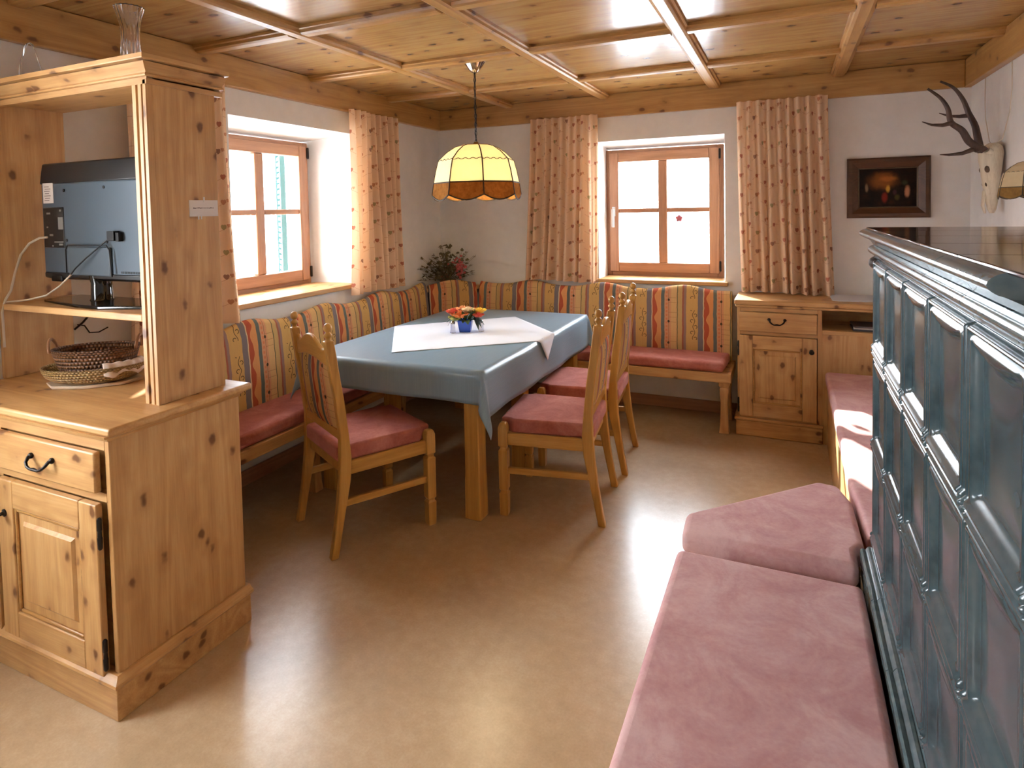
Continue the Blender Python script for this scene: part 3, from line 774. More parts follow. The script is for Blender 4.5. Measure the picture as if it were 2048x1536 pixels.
# ------------------------------------------------------------------ chairs
def make_chair():
    r = thing('dining_chair', (0, 0, 0), 'x', 'chair', 'wooden dining chairs round the blue-clothed table')
    for s in (-1, 1):
        path = [(0, -.262), (.10, -.243), (.22, -.222), (.34, -.203), (.44, -.196), (.55, -.200), (.70, -.216), (.85, -.238), (.985, -.256)]
        m = MB(); L = []
        for z, y in path:
            x = s*.222; h = .021 if z > .1 else .018
            L.append((x, y, z, .0175, h+ (.006 if .3 < z < .55 else 0)))
        m.rects(L); leg = m.build('rear_leg', M['oak_z'], r, bevel=.005)
        MB().lathe([(.016, .965), (.011, .970), (.011, .978), (.018, .984), (.019, .992), (.012, 1.0), (.009, 1.004), (.017, 1.012), (.019, 1.024), (.015, 1.036), (.006, 1.043)], (s*.222, -.257, .02), 14).build('finial', M['oak_z'], leg, smooth=50)
        x, y = s*.234, .232
        MB().rects([(x, y, 0, .019, .019), (x, y, .012, .021, .021), (x, y, .115, .0225, .0225), (x, y, .122, .017, .017), (x, y, .130, .0165, .0165), (x, y, .138, .0225, .0225), (x, y, .335, .0235, .0235), (x, y, .343, .017, .017), (x, y, .352, .0165, .0165), (x, y, .360, .0235, .0235), (x, y, .452, .0235, .0235), (x, y, .470, .018, .018), (x, y, .476, .012, .012)]).build('front_leg', M['oak_z'], r, bevel=.0022)
        # side stretcher
        MB().loft([[(s*.234-.011, .215, .215), (s*.234+.011, .215, .215), (s*.234+.011, .215, .247), (s*.234-.011, .215, .247)], [(s*.222-.011, -.212, .222), (s*.222+.011, -.212, .222), (s*.222+.011, -.212, .254), (s*.222-.011, -.212, .254)]]).build('stretcher', M['oak_y'], r, bevel=.004)
    m = MB(); m.box(-.212, .212, .222, .242, .362, .425); m.box(-.205, .205, -.206, -.186, .362, .425)
    for s in (-1, 1):
        a, b = s*.234, s*.222
        m.loft([[(a-.010, .212, .362), (a+.010, .212, .362), (a+.010, .212, .425), (a-.010, .212, .425)], [(b-.010, -.18, .362), (b+.010, -.18, .362), (b+.010, -.18, .425), (b-.010, -.18, .425)]])
    m.build('seat_frame', M['oak_y'], r, bevel=.004)
    MB().prism([(-.200, -.225), (.200, -.225), (.212, -.17), (.228, .19), (.208, .205), (.208, .252), (-.208, .252), (-.208, .205), (-.228, .19), (-.212, -.17)], 'z', .420, .492).build('seat_cushion', M['velvet_red'], r, bevel=.022, seg=4)
    # crest rail, curved top
    n = 20; top = []; bot = []
    for i in range(n+1):
        x = -.207+.414*i/n; f = abs(x)/.207
        top.append((x, .925+.062*(.5+.5*math.cos(PI*min(1, f*1.05)))+.030*max(0, f-.72)/.28))
        bot.append((x, .855+.030*math.cos(PI*.5*f)))
    m = MB(); rg = []
    for (x, zt), (_, zb) in zip(top, bot):
        rg.append([(x, -.252-.012*(1-(x/.207)**2), zb), (x, -.230-.012*(1-(x/.207)**2), zb), (x, -.236-.012*(1-(x/.207)**2), zt), (x, -.256-.012*(1-(x/.207)**2), zt)])
    m.loft(rg); m.build('crest_rail', M['oak_x'], r, bevel=.006)
    MB().box(-.207, .207, -.218, -.194, .525, .572).build('lower_rail', M['oak_x'], r, bevel=.005)
    # padded back, upholstered front and rear
    m = MB(); nx, nz = 12, 12
    def PB(side):
        def P(a, b):
            x = -.192+.384*a; z = .566+(.296+.026*math.cos(PI*.5*(x/.207)))*b
            y = -.205-.036*b-.006*(1-(x/.192)**2)
            bul = (1-(2*a-1)**4)*(1-(2*b-1)**4)
            return (x, y+side*(.008+.016*bul), z)
        return P
    for sd in (-1, 1): m.grid(PB(sd), nx, nz, lambda a, b: (a*.38+.30, b*.34+.05))
    k = (nx+1)*(nz+1)
    idx = [i*(nz+1) for i in range(nx+1)]+[nx*(nz+1)+j for j in range(1, nz+1)]+[i*(nz+1)+nz for i in range(nx-1, -1, -1)]+[j for j in range(nz-1, 0, -1)]
    for i in range(len(idx)):
        a, b = idx[i], idx[(i+1) % len(idx)]; m.f.append((a, b, b+k, a+k))
    m.build('back_cushion', M['stripes'], r, smooth=60)
    return r
ch0 = make_chair()
spots = [(.915, -2.315, -27.9, 'wooden dining chair with its back to the camera at the near end of the table'),
         (1.735, -1.735, 97.0, 'nearer of the two dining chairs along the right side of the table'),
         (1.705, -1.115, 95.0, 'farther dining chair on the right side of the table, behind the other one')]
for i, (x, y, a, lb) in enumerate(spots):
    c_ = ch0 if i == 0 else copy_tree(ch0)
    c_.location = (x, y, 0); c_.rotation_euler = (0, 0, math.radians(a)); c_['label'] = lb

# ------------------------------------------------------------------ pendant lamp
def shade_parts(root, cx, cy, zb, sc, lit, a0=.2, scl=1.0):
    """eight-sided fabric shade: dome, flared side, lower amber band with scalloped hem"""
    n = 8; R = lambda r, z: [(cx+r*sc*math.cos(a0+2*PI*i/n), cy+r*sc*math.sin(a0+2*PI*i/n), zb+z*sc) for i in range(n)]
    m = MB(); lv = [(.085, .322), (.125, .312), (.175, .280), (.226, .232), (.243, .170), (.257, .100)]
    m.loft([R(r, z) for r, z in lv], cap=False); m.build('shade', lit[0], root, recalc=False, solid=.0015)
    m = MB(); b0, b1 = R(.257, .100), R(.268, .028); k = 8
    for i in range(n):
        p0, p1, q0, q1 = (Vector(v) for v in (b0[i], b0[(i+1) % n], b1[i], b1[(i+1) % n]))
        m.grid(lambda u, v: (p0.lerp(p1, u)).lerp(q0.lerp(q1, u)-Vector((0, 0, .030*sc*math.sin(PI*u))), v), k, 3)
    m.build('lower_band', lit[1], root, recalc=False, solid=.0015)
    m = MB()
    for i in range(n):
        m.tube([R(r, z)[i] for r, z in lv]+[b1[i]], .0036*sc, 6)
        e0, e1 = Vector(b0[i]), Vector(b0[(i+1) % n]); m.tube([e0, e1], .0042*sc, 6)
        q0, q1 = Vector(b1[i]), Vector(b1[(i+1) % n])
        m.tube([q0.lerp(q1, t/8)-Vector((0, 0, .030*sc*math.sin(PI*t/8))) for t in range(9)], .0042*sc, 6)
        g0, g1 = Vector(R(.226, .232)[i]), Vector(R(.226, .232)[(i+1) % n])
        m.tube([g0.lerp(g1, t/20)+Vector((0, 0, .004*sc*math.sin(t*PI/1.25*2))) for t in range(21)], .0022*sc, 6)
        m.tube([R(.085, .322)[i], R(.085, .322)[(i+1) % n]], .0022*sc, 6)
    m.build('piping', plain('brown_piping', (64, 50, 34), .7) if 'brown_piping' not in bpy.data.materials else bpy.data.materials['brown_piping'], root)
def lampcloth(name, c1, c2, tr):
    t = NT(name); o_ = t.obj(); n = t.noise(o_, 38, 4, .6, .5)
    col = t.mix(n, lin(c1), lin(c2))
    d = t.n('ShaderNodeBsdfDiffuse'); t.put(d.inputs[0], col); q = t.n('ShaderNodeBsdfTranslucent'); t.put(q.inputs[0], col)
    mx = t.n('ShaderNodeMixShader'); mx.inputs[0].default_value = tr
    t.t.links.new(d.outputs[0], mx.inputs[1]); t.t.links.new(q.outputs[0], mx.inputs[2]); t.t.links.new(mx.outputs[0], t.out.inputs[0]); return t.m
SH = (lampcloth('cream_shade_cloth', (252, 242, 212), (254, 246, 224), .5), lampcloth('amber_print_cloth', (104, 62, 26), (206, 150, 84), .4))
LX, LY, LZ = 1.157, -1.50, 1.612
lp = thing('pendant_lamp', (LX, LY, LZ), 'lit cream fabric pendant lamp hanging over the dining table', 'lamp')
shade_parts(lp, LX, LY, LZ, 1.0, SH, .62)
MB().lathe([(.062, RZ-.001), (.063, RZ-.008), (.058, RZ-.014), (.046, RZ-.034), (.034, RZ-.052), (.020, RZ-.066), (.008, RZ-.074)], (LX, LY, 0), 28, fn=lambda a, h: 1+.05*math.cos(a*12)).build('canopy', M['chrome'], lp, smooth=40)
m = MB(); z = RZ-.074; k = 0
while z > LZ+.335:
    ax = k % 2
    pts = [(LX+(.0065*math.cos(t*PI/5) if ax else 0), LY+(0 if ax else .0065*math.cos(t*PI/5)), z-.014+.016*math.sin(t*PI/5)) for t in range(10)]
    m.tube(pts, .0022, 6, closed=True); z -= .0262; k += 1
m.tube([(LX+.004*math.sin(t*.9), LY+.004*math.cos(t*.9), RZ-.07-(RZ-.07-LZ-.32)*t/24) for t in range(25)], .0028, 6)
m.build('chain', M['iron'], lp, smooth=60)
MB().lathe([(.086, .322), (.086, .326), (.02, .330), (.012, .345), (.012, .30), (.024, .29), (.024, .22)], (LX, LY, LZ), 20).build('lamp_holder', M['brass'], lp, smooth=40)
t = NT('glowing_bulb'); e = t.n('ShaderNodeEmission'); e.inputs[0].default_value = (1, .82, .52, 1); e.inputs[1].default_value = 30; t.t.links.new(e.outputs[0], t.out.inputs[0])
MB().lathe([(.012, .075), (.022, .085), (.031, .105), (.032, .125), (.024, .15), (.015, .175), (.013, .19)], (LX, LY, LZ+.03), 16).build('bulb', t.m, lp, smooth=60)
pl = bpy.data.lights.new('lamp_glow', 'POINT'); pl.energy = 4.5; pl.color = (1, .80, .52); pl.shadow_soft_size = .035
po = bpy.data.objects.new('lamp_glow', pl); COL.objects.link(po); po.location = (LX, LY, LZ+.05)

# ------------------------------------------------------------------ skull with antlers, wall lamp
sk = thing('deer_skull', (3.87, -.66, 1.48), 'mounted deer skull with dark antlers hanging on the right wall', 'skull')
m = MB(); rings = []
for z, wy, dx, cx_ in ((1.478, .012, .010, 3.852), (1.50, .022, .020, 3.852), (1.56, .036, .030, 3.850), (1.62, .050, .036, 3.848), (1.68, .066, .042, 3.846), (1.72, .076, .046, 3.846), (1.76, .070, .052, 3.844), (1.80, .064, .056, 3.846), (1.835, .050, .046, 3.850), (1.855, .024, .024, 3.858)):
    rings.append([(cx_+dx*math.cos(a), -.665+wy*math.sin(a), z) for a in (2*PI*i/20 for i in range(20))])
m.loft(rings)
for s in (-1, 1): m.tube([(3.835, -.665+s*.045, 1.80), (3.815, -.665+s*.055, 1.815)], [.02, .016], 10)
m.tube([(3.82, -.678, 1.60), (3.812, -.674, 1.52), (3.822, -.670, 1.478)], [.008, .007, .004], 6); m.tube([(3.82, -.652, 1.60), (3.812, -.656, 1.52), (3.822, -.660, 1.478)], [.008, .007, .004], 6)
m.build('skull', M['bone'], sk, smooth=60)
m = MB()
for s in (-1, 1): m.sphere((3.822, -.665+s*.052, 1.715), .017, .014, .021); m.sphere((3.822, -.665+s*.030, 1.635), .009, .007, .014)
m.split('eye_socket', M['socket'], sk, smooth=60)
def antler(y0, dy, pts, tines, base):
    P = [base]+[(x, y0+dy*i/len(pts), z) for i, (x, z) in enumerate(pts)]
    # smooth the beam with Catmull-Rom
    q = []
    for i in range(len(P)-1):
        a, b, c_, d = (Vector(P[max(i-1, 0)]), Vector(P[i]), Vector(P[i+1]), Vector(P[min(i+2, len(P)-1)]))
        for k in range(5):
            t = k/5; q.append(.5*((2*b)+(c_-a)*t+(2*a-5*b+4*c_-d)*t*t+(3*b-a-3*c_+d)*t**3))
    q.append(Vector(P[-1])); m = MB(); n = len(q)
    m.tube(q, [.019*(1-.75*(i/(n-1))**1.3)+.001 for i in range(n)], 10)
    m.tube([q[0]+Vector((-.004, 0, -.004)), q[1]], [.026, .022], 10)
    for tn in tines:
        tp = [Vector(v) for v in tn]; m.tube(tp, [.013, .010, .0065, .002][:len(tp)], 8)
    m.build('antler', M['antler'], sk, smooth=60)
antler(-.60, .02, [(3.80, 1.90), (3.788, 1.965), (3.760, 2.035), (3.735, 2.110), (3.692, 2.180), (3.630, 2.222)], [[(3.765, -.59, 2.02), (3.72, -.585, 2.018), (3.67, -.58, 2.026), (3.628, -.575, 2.046)]], (3.812, -.612, 1.818))
antler(-.735, -.03, [(3.735, 1.862), (3.700, 1.925), (3.650, 1.972), (3.634, 2.045), (3.600, 2.105), (3.540, 2.160)], [[(3.652, -.75, 1.968), (3.61, -.755, 1.958), (3.56, -.76, 1.963), (3.515, -.765, 1.983)], [(3.752, -.73, 1.822), (3.70, -.745, 1.802), (3.64, -.755, 1.797), (3.598, -.76, 1.800)]], (3.800, -.722, 1.816))
m = MB()
m.tube([(3.86, -.62, 1.85), (3.885, -.47, 1.88), (3.893, -.36, 2.02), (3.895, -.335, 2.12), (3.896, -.335, 2.262)], .0022, 6)
m.tube([(3.86, -.68, 1.85), (3.885, -.70, 1.87), (3.893, -.785, 2.0), (3.895, -.81, 2.13), (3.896, -.80, 2.262)], .0022, 6)
m.build('hanging_cord', M['cream'], sk)
wl = thing('wall_lamp', (3.86, -1.45, 1.55), 'unlit beige fabric wall lamp beside the deer skull at the right edge', 'lamp')
SHU = (lampcloth('beige_shade_cloth', (206, 180, 140), (216, 192, 152), .3), lampcloth('brown_print_cloth', (96, 66, 36), (176, 132, 74), .3))
shade_parts(wl, 3.80, -1.47, 1.553, .36*1.35, SHU, .2)
m = MB().lathe([(.05, 0), (.05, -.012), (.02, -.02)], (3.905, -1.47, 1.62), 20, 'x'); m.tube([(3.885, -1.47, 1.62), (3.84, -1.47, 1.615), (3.80, -1.47, 1.60)], .008, 8); m.tube([(3.80, -1.47, 1.59), (3.80, -1.47, 1.66)], .013, 10); m.build('bracket', M['brass'], wl, smooth=40)

# ------------------------------------------------------------------ dried flowers in the corner
df = thing('dried_bouquet', (.15, -.16, .9003), 'dried bouquet with dark leaves and pink blooms in the corner behind the backrest', 'flowers')
MB().lathe([(.045, 0), (.06, .01), (.075, .05), (.072, .055), (.05, .03)], (.16, -.17, .9003), 20).build('bowl', plain('wicker_bowl', (120, 84, 48), .8), df, smooth=50)
m = MB(); m2 = MB(); m3 = MB(); rr_ = random.Random(11)
for k in range(110):
    a = rr_.uniform(0, 2*PI); el = rr_.uniform(.1, 1.3); L = rr_.uniform(.14, .34)
    ax_ = Vector((math.cos(a)*math.cos(el)*.62+.1, -abs(math.sin(a))*math.cos(el)*.25+math.sin(a)*.1*math.cos(el), math.sin(el)))
    if k % 2: ax_ = Vector((-1.0, -1.0, 0)).normalized()*0+Vector((ax_.x, ax_.y, ax_.z))
    side = Vector((.7071, .7071, 0))*(math.cos(a)*math.cos(el)); d = (side+Vector((.25, -.25, 0))*rr_.uniform(-.6, .8)+Vector((0, 0, math.sin(el)*.9))).normalized()
    b = Vector((.165, -.175, .94)); tip = b+d*L
    tip.x = max(tip.x, .02); tip.y = min(tip.y, -.02)
    m.tube([b, b.lerp(tip, .5), tip], [.0018, .0014, .0008], 4, cap=False)
    for q in range(3):
        t_ = .45+.25*q; c_ = b.lerp(tip, t_); c2 = c_+Vector((rr_.uniform(-.03, .03), rr_.uniform(-.03, .01), rr_.uniform(0, .03))); c2.x = max(c2.x, .01); c2.y = min(c2.y, -.012)
        leaf(m, c_, c2, .017)
for k in range(46):
    c_ = Vector((.27, -.15, 1.06))+Vector((rr_.gauss(0, .036), rr_.gauss(0, .024), rr_.gauss(0, .045))); c_.y = min(c_.y, -.03)
    m2.sphere(c_, .014, .014, .012, 6, 4)
for k in range(14):
    c_ = Vector((.13, -.20, 1.0))+Vector((rr_.gauss(0, .04), rr_.gauss(0, .02), rr_.gauss(0, .025))); c_.x = max(c_.x, .03); m3.sphere(c_, .011, .011, .011, 6, 4)
m.build('foliage', plain('dried_leaf', (112, 98, 66), .8), df); m2.build('pink_blooms', plain('dried_pink', (208, 104, 104), .8), df, smooth=180); m3.build('seed_heads', plain('dried_tan', (122, 84, 62), .8), df, smooth=180)

# ------------------------------------------------------------------ hutch (room divider) on the left
hu = thing('pine_hutch', (.48, -3.35, 0), 'tall knotty pine hutch on the left holding a television on its open shelf', 'cabinet')
HX, HY0, HY1 = .955, -3.592, -3.105
MB().box(HX-.022, HX, HY0, HY1, .12, .875).build('side_panel', M['pine_z'], hu, bevel=.003)
MB().box(.004, HX-.022, HY1-.02, HY1, .0, .875).build('back_panel', M['pine_z'], hu)
MB().box(.004, HX-.022, HY0, HY0+.02, .835, .875).box(.004, HX-.022, HY0, HY0+.02, .672, .70).box(.004, HX-.022, HY0, HY0+.02, .10, .128).split('face_rail', M['pine_x'], hu)
MB().box(.335, .368, HY0+.002, HY0+.02, .12, .84).box(.004, .03, HY0+.002, HY0+.02, .12, .84).split('face_stile', M['pine_z'], hu)
MB().box(.03, .335, HY0+.021, HY0+.03, .12, .84).box(.368, HX-.022, HY0+.021, HY0+.03, .12, .84).split('inner_board', M['beam_x'], hu)
# plinth with moulding
PX, PY = .973, -3.613
MB().box(.004, PX, PY, HY1+.006, 0, .108).build('plinth', M['pine_x'], hu, bevel=.003)
def moulding(name, prof, x1, y0, y1, mat):
    """profile (offset, z) run along the front (-y side) and the right end (+x side), mitred"""
    m = MB(); a0 = [(.004, y0-a, z) for a, z in prof]; a1 = [(x1+a, y0-a, z) for a, z in prof]; a2 = [(x1+a, y1, z) for a, z in prof]
    m.loft([a0, a1], cap=True); m.mat(1); m.loft([a1, a2], cap=True)
    return m.build(name, [mat, M['pine_y']], hu, smooth=25)
moulding('plinth_moulding', [(-.03, .106), (.012, .106), (.016, .112), (.014, .120), (.004, .126), (-.004, .136), (-.03, .136)], PX-.006, PY+.006, HY1+.012, M['pine_x'])
# worktop
MB().box(.004, 1.008, -3.622, -3.088, .894, .920).build('worktop', M['pine_x'], hu, bevel=.008, seg=3)
moulding('top_moulding', [(-.02, .868), (.006, .868), (.012, .878), (.030, .886), (.034, .894), (-.02, .894)], HX, HY0, HY1, M['pine_x'])
d = panel_door(.372, .912, .124, .668, HY0-.022, .022, hu, st=.088, field=.052, knob=(.412, .552), hinge=.917)
d = panel_door(.02, .352, .124, .668, HY0-.022, .022, hu, st=.08, field=.045)
dr = MB().box(.372, .914, HY0-.022, HY0, .703, .832).build('drawer', M['pine_x'], hu, bevel=.006)
pull(MB(), .648, HY0-.022, .762, .11).build('handle', M['iron'], dr, smooth=60)
dr = MB().box(.02, .352, HY0-.022, HY0, .703, .832).build('drawer', M['pine_x'], hu, bevel=.006)
# upper part: two uprights, shelf, crown
CY0, CY1 = -3.405, -3.145
MB().box(.915, .937, CY0+.018, CY1, .92, 2.02).build('column_panel', M['pine_z'], hu, bevel=.002)
m = MB()
for a, b, dd in ((.868, .886, .004), (.886, .897, -.017), (.897, .913, .004), (.913, .922, -.017), (.922, .937, .005)): m.box(a, b, CY0-dd, CY0+.018, .92, 2.0)
m.build('column_trim', M['pine_z'], hu, bevel=.003)
MB().box(.868, .915, CY0+.018, CY0+.034, .92, 2.0).box(.868, .88, CY0+.034, CY1, .92, 2.0).build('column_lining', M['pine_z'], hu)
MB().box(.004, .03, CY0, CY1, .92, 2.02).build('left_upright', M['pine_z'], hu, bevel=.003)
MB().box(.03, .868, CY0-.004, CY1, 1.196, 1.222).build('shelf', M['pine_x'], hu, bevel=.004)
MB().box(.004, .937, CY0, CY1, 2.0, 2.025).build('crown_board', M['pine_x'], hu)
moulding('crown_moulding', [(-.02, 1.986), (.005, 1.986), (.005, 2.003), (-.006, 2.004), (-.006, 2.009), (.013, 2.010), (.016, 2.014), (.013, 2.020), (.007, 2.022), (.010, 2.028), (.020, 2.036), (.030, 2.048), (.033, 2.051), (.020, 2.052), (.020, 2.056), (.044, 2.057), (.046, 2.060), (.046, 2.073), (-.02, 2.073)], .937, CY0, CY1+.03, M['pine_x'])
MB().box(.004, .96, CY0-.022, CY1+.028, 2.06, 2.076).build('crown_top', M['pine_x'], hu)
# note pinned on the column
nt = thing('paper_note', (.9385, -3.21, 1.59), 'small white paper note taped to the side of the hutch column', 'note')
MB().box(.9375, .9385, -3.268, -3.150, 1.548, 1.606).build('sheet', M['paper'], nt)
m = MB(); rr_ = random.Random(5); y = -3.252
while y < -3.168:
    w_ = rr_.uniform(.002, .0052); m.box(.9384, .9388, y, y+w_, 1.5765-rr_.choice((0, 0, .0014)), 1.5792+rr_.choice((0, .0012))); y += w_+.0013
m.build('writing', M['ink'], nt)
m = MB(); m.box(.9384, .9395, -3.211, -3.205, 1.600, 1.617); m.box(.9384, .9395, -3.235, -3.230, 1.537, 1.552); m.box(.9384, .9395, -3.223, -3.219, 1.538, 1.552); m.split('tape', M['white_pl'], nt)

# vase and glass ornament on the crown
vx, vy, vz = .735, -3.315, 2.076
m = MB().lathe([(.030, 0), (.036, .002), (.037, .02), (.031, .05), (.028, .10), (.030, .14), (.038, .18), (.046, .205), (.047, .212), (.042, .210), (.034, .18), (.025, .14), (.023, .06), (.020, .025), (.004, .02)], (vx, vy, vz), 96, fn=lambda a, h: 1+.05*math.cos(16*a+h*60))
tag(m.build('crystal_vase', M['crystal'], loc=(vx, vy, vz), smooth=30), 'cut crystal vase with flared rim standing on top of the hutch', 'vase')
m = MB(); ox, oy = .055, -3.28
m.prism([(oy-.05, 2.0762), (oy+.05, 2.0762), (oy+.035, 2.17), (oy+.012, 2.255), (oy, 2.262), (oy-.012, 2.255), (oy-.035, 2.17)], 'x', ox, ox+.02)
tag(m.build('glass_ornament', M['crystal'], loc=(ox, oy, 2.0762), bevel=.004), 'clear pointed glass ornament on top of the hutch, left of the vase', 'ornament')

# television, seen from behind
tv = thing('television', (.44, -3.27, 1.222), 'flat television seen from behind, standing on the hutch shelf', 'television')
ty = -3.285
MB().prism([(ty, 1.322), (ty+.05, 1.312), (ty+.05, 1.775), (ty+.005, 1.768)], 'x', .115, .775).build('bezel', M['black'], tv, bevel=.006)
m = MB(); m.prism([(ty-.012, 1.335), (ty+.004, 1.325), (ty+.004, 1.70), (ty-.012, 1.688)], 'x', .125, .765); m.build('rear_cover', M['tvgrey'], tv, bevel=.006)
m = MB(); m.prism([(ty-.014, 1.688), (ty+.006, 1.688), (ty+.010, 1.772), (ty-.002, 1.768), (ty-.008, 1.735), (ty-.010, 1.72)], 'x', .12, .77); m.build('top_ridge', M['black'], tv, bevel=.004)
MB().prism([(ty-.016, 1.318), (ty+.01, 1.308), (ty+.01, 1.338), (ty-.016, 1.338)], 'x', .13, .76).box(.175, .245, ty-.018, ty, 1.302, 1.33).build('bottom_edge', M['black'], tv, bevel=.004)
m = MB().box(.135, .268, ty-.015, ty, 1.435, 1.595); m.build('connector_panel', M['black'], tv, bevel=.003)
m = MB()
for a, b, z0, z1 in ((.162, .184, 1.568, 1.575), (.246, .256, 1.578, 1.586), (.235, .266, 1.508, 1.556), (.158, .166, 1.514, 1.520), (.176, .198, 1.482, 1.490), (.205, .262, 1.456, 1.461), (.235, .26, 1.445, 1.452), (.190, .197, 1.440, 1.446)): m.box(a, b, ty-.0165, ty-.014, z0, z1)
m.split('sockets', plain('grey_sockets', (150, 152, 150), .4, .3), tv)
MB().box(.14, .206, ty-.0135, ty-.011, 1.612, 1.692).build('rating_label', M['paper'], tv)
m = MB()
for k in range(7): m.box(.150+.004*(k % 2), .180+.005*(k % 3), ty-.0142, ty-.0133, 1.622+k*.009, 1.6245+k*.009)
m.build('label_print', M['ink'], tv)
m = MB()
for x, z in ((.275, 1.66), (.52, 1.665), (.28, 1.465), (.525, 1.46)): m.lathe([(.006, -.014), (.006, -.011)], (x, ty, z), 10, 'y')
for k in range(12): m.box(.60+k*.009, .604+k*.009, ty-.0132, ty-.011, 1.342, 1.350)
m.split('screw', M['black'], tv)
m = MB(); m.lathe([(.042, 1.234), (.038, 1.24), (.036, 1.30), (.044, 1.335)], (.425, -3.262, 0), 24); m.build('stand_neck', M['black_gloss'], tv, smooth=40)
m = MB(); m.prism([(.30, ty-.022), (.55, ty-.022), (.55, ty-.012), (.30, ty-.012)], 'z', 1.33, 1.44); m.build('stand_bracket', plain('grey_bracket', (74, 86, 96), .35), tv, bevel=.004)
m = MB(); m.prism([(.17, -3.33), (.46, -3.385), (.60, -3.385), (.80, -3.32), (.80, -3.19), (.17, -3.19)], 'z', 1.2222, 1.234); m.build('stand_base', M['black_gloss'], tv, bevel=.003)
m = MB(); m.tube([(.292, ty-.026, 1.34), (.292, ty-.026, 1.43), (.305, ty-.026, 1.447), (.54, ty-.026, 1.447), (.556, ty-.026, 1.43), (.565, ty-.026, 1.33)], .003, 6)
m.tube([(.565, ty-.028, 1.475), (.50, ty-.03, 1.44), (.44, ty-.04, 1.40), (.38, ty-.045, 1.36), (.35, ty-.05, 1.33)], .0032, 6)
m.box(.56, .60, ty-.036, ty-.012, 1.465, 1.50); m.box(.60, .618, ty-.03, ty-.012, 1.462, 1.495); m.build('power_plug', M['black'], tv, bevel=.003)
ac = MB(); ac.tube([(.185, ty-.03, 1.478), (.16, ty-.045, 1.476), (.12, ty-.06, 1.455), (.08, ty-.072, 1.41), (.055, ty-.082, 1.34), (.046, ty-.095, 1.27), (.045, -3.40, 1.236), (.046, -3.413, 1.19), (.046, -3.412, 1.05)], .0045, 8)
tag(ac.build('antenna_cable', M['cream'], loc=(.045, -3.40, 1.236), smooth=60), 'cream cable arching from the back of the television to the left', 'cable')
ac = MB(); ac.tube([(.36, -3.335, 1.335), (.30, -3.345, 1.29), (.24, -3.36, 1.255), (.16, -3.38, 1.238), (.08, -3.392, 1.2295), (.036, -3.398, 1.2260)], .0035, 8)
tag(ac.build('power_cable', M['cream'], loc=(.2, -3.37, 1.226), smooth=60), 'pale cable lying on the shelf below the television', 'cable')
# socket and black cord on the wall below the shelf
so = thing('wall_socket', (.0, -3.09, 1.15), 'wall socket with a black cord below the hutch shelf', 'socket')
MB().box(.0, .010, -3.135, -3.085, 1.125, 1.20).build('plate', M['white_pl'], so, bevel=.004)
MB().box(.010, .035, -3.128, -3.10, 1.15, 1.185).build('plug', M['black'], so, bevel=.004)
m = MB(); m.tube([(.02, -3.03, 1.19), (.018, -3.06, 1.13), (.016, -3.10, 1.09), (.016, -3.135, 1.066)], .0045, 6); m.tube([(.014, -3.12, 1.085), (.012, -3.09, 1.075), (.012, -3.07, 1.04), (.012, -3.03, 1.035), (.014, -2.99, 1.05)], .003, 6); m.build('cord', M['black'], so, smooth=60)

# baskets on the hutch worktop
def wicker(name, c1, c2):
    t = NT(name); u, v = t.uv()
    row = (v*1.0).floor(); wv = ((u + row*0.5)*2*PI).sin(); h = (v.fract()*PI).sin()
    n = t.noise(t.vec(u*1.3, v*2.0, 0.0), 1.0, 2)
    f = (wv*0.25 + 0.5)*h*0.75 + n*0.25
    t.bsdf(t.mix(f, lin(c1), lin(c2)), .45, normal=t.bump(wv*0.5*h + h, .9, .006)); return t.m
def oval(r, z, ax, ay, c, rot, n=48): 
    ca, sa = math.cos(rot), math.sin(rot)
    return [(c[0]+(ax*r*math.cos(a))*ca-(ay*r*math.sin(a))*sa, c[1]+(ax*r*math.cos(a))*sa+(ay*r*math.sin(a))*ca, z) for a in (2*PI*i/n for i in range(n))]
def basket(m, prof, ax, ay, c, rot, nu, rows, n=64):
    b = len(m.v); m.loft([oval(r, z, ax, ay, c, rot, n)+[oval(r, z, ax, ay, c, rot, n)[0]] for r, z in prof], cap=False, closed=False)
    for k, (r, z) in enumerate(prof):
        for i in range(n+1): m.uv[b+k*(n+1)+i] = (nu*i/n, rows*k/(len(prof)-1))
bc = (.435, -3.305); bz = .9205
tr = thing('serving_tray', (bc[0], bc[1], bz), 'pale thin-rimmed tray lying under the woven baskets', 'tray')
MB().loft([oval(1, bz, .165, .096, (bc[0]-.005, bc[1]), .62, 8), oval(1.03, bz+.012, .165, .096, (bc[0]-.005, bc[1]), .62, 8)]).build('tray', plain('pale_tray', (206, 184, 160), .4), tr, bevel=.003)
bb = thing('shallow_basket', (bc[0], bc[1], bz+.0125), 'shallow pale straw basket holding the brown handled basket', 'basket')
m = MB(); basket(m, [(.62, bz+.0128), (.8, bz+.022), (.94, bz+.040), (1.0, bz+.06), (1.02, bz+.074), (.97, bz+.074), (.93, bz+.054), (.78, bz+.029), (.60, bz+.0195)], .178, .118, bc, .62, 84, 15)
m.build('bowl', wicker('straw_weave', (120, 84, 40), (226, 190, 120)), bb, smooth=180)
MB().loft([oval(.62, bz+.0126, .178, .118, bc, .62), oval(.62, bz+.019, .178, .118, bc, .62)]).build('base', plain('straw_base', (160, 122, 70), .7), bb)
hb_ = thing('handled_basket', (bc[0], bc[1], bz+.0195), 'brown wicker basket with two loop handles sitting in the straw basket', 'basket')
m = MB(); z0 = bz+.0195
basket(m, [(.70, z0), (.80, z0+.03), (.90, z0+.065), (.97, z0+.10), (1.0, z0+.12), (.95, z0+.12), (.90, z0+.085), (.78, z0+.035), (.68, z0+.006)], .150, .094, (bc[0]+.002, bc[1]+.004), .62, 64, 20)
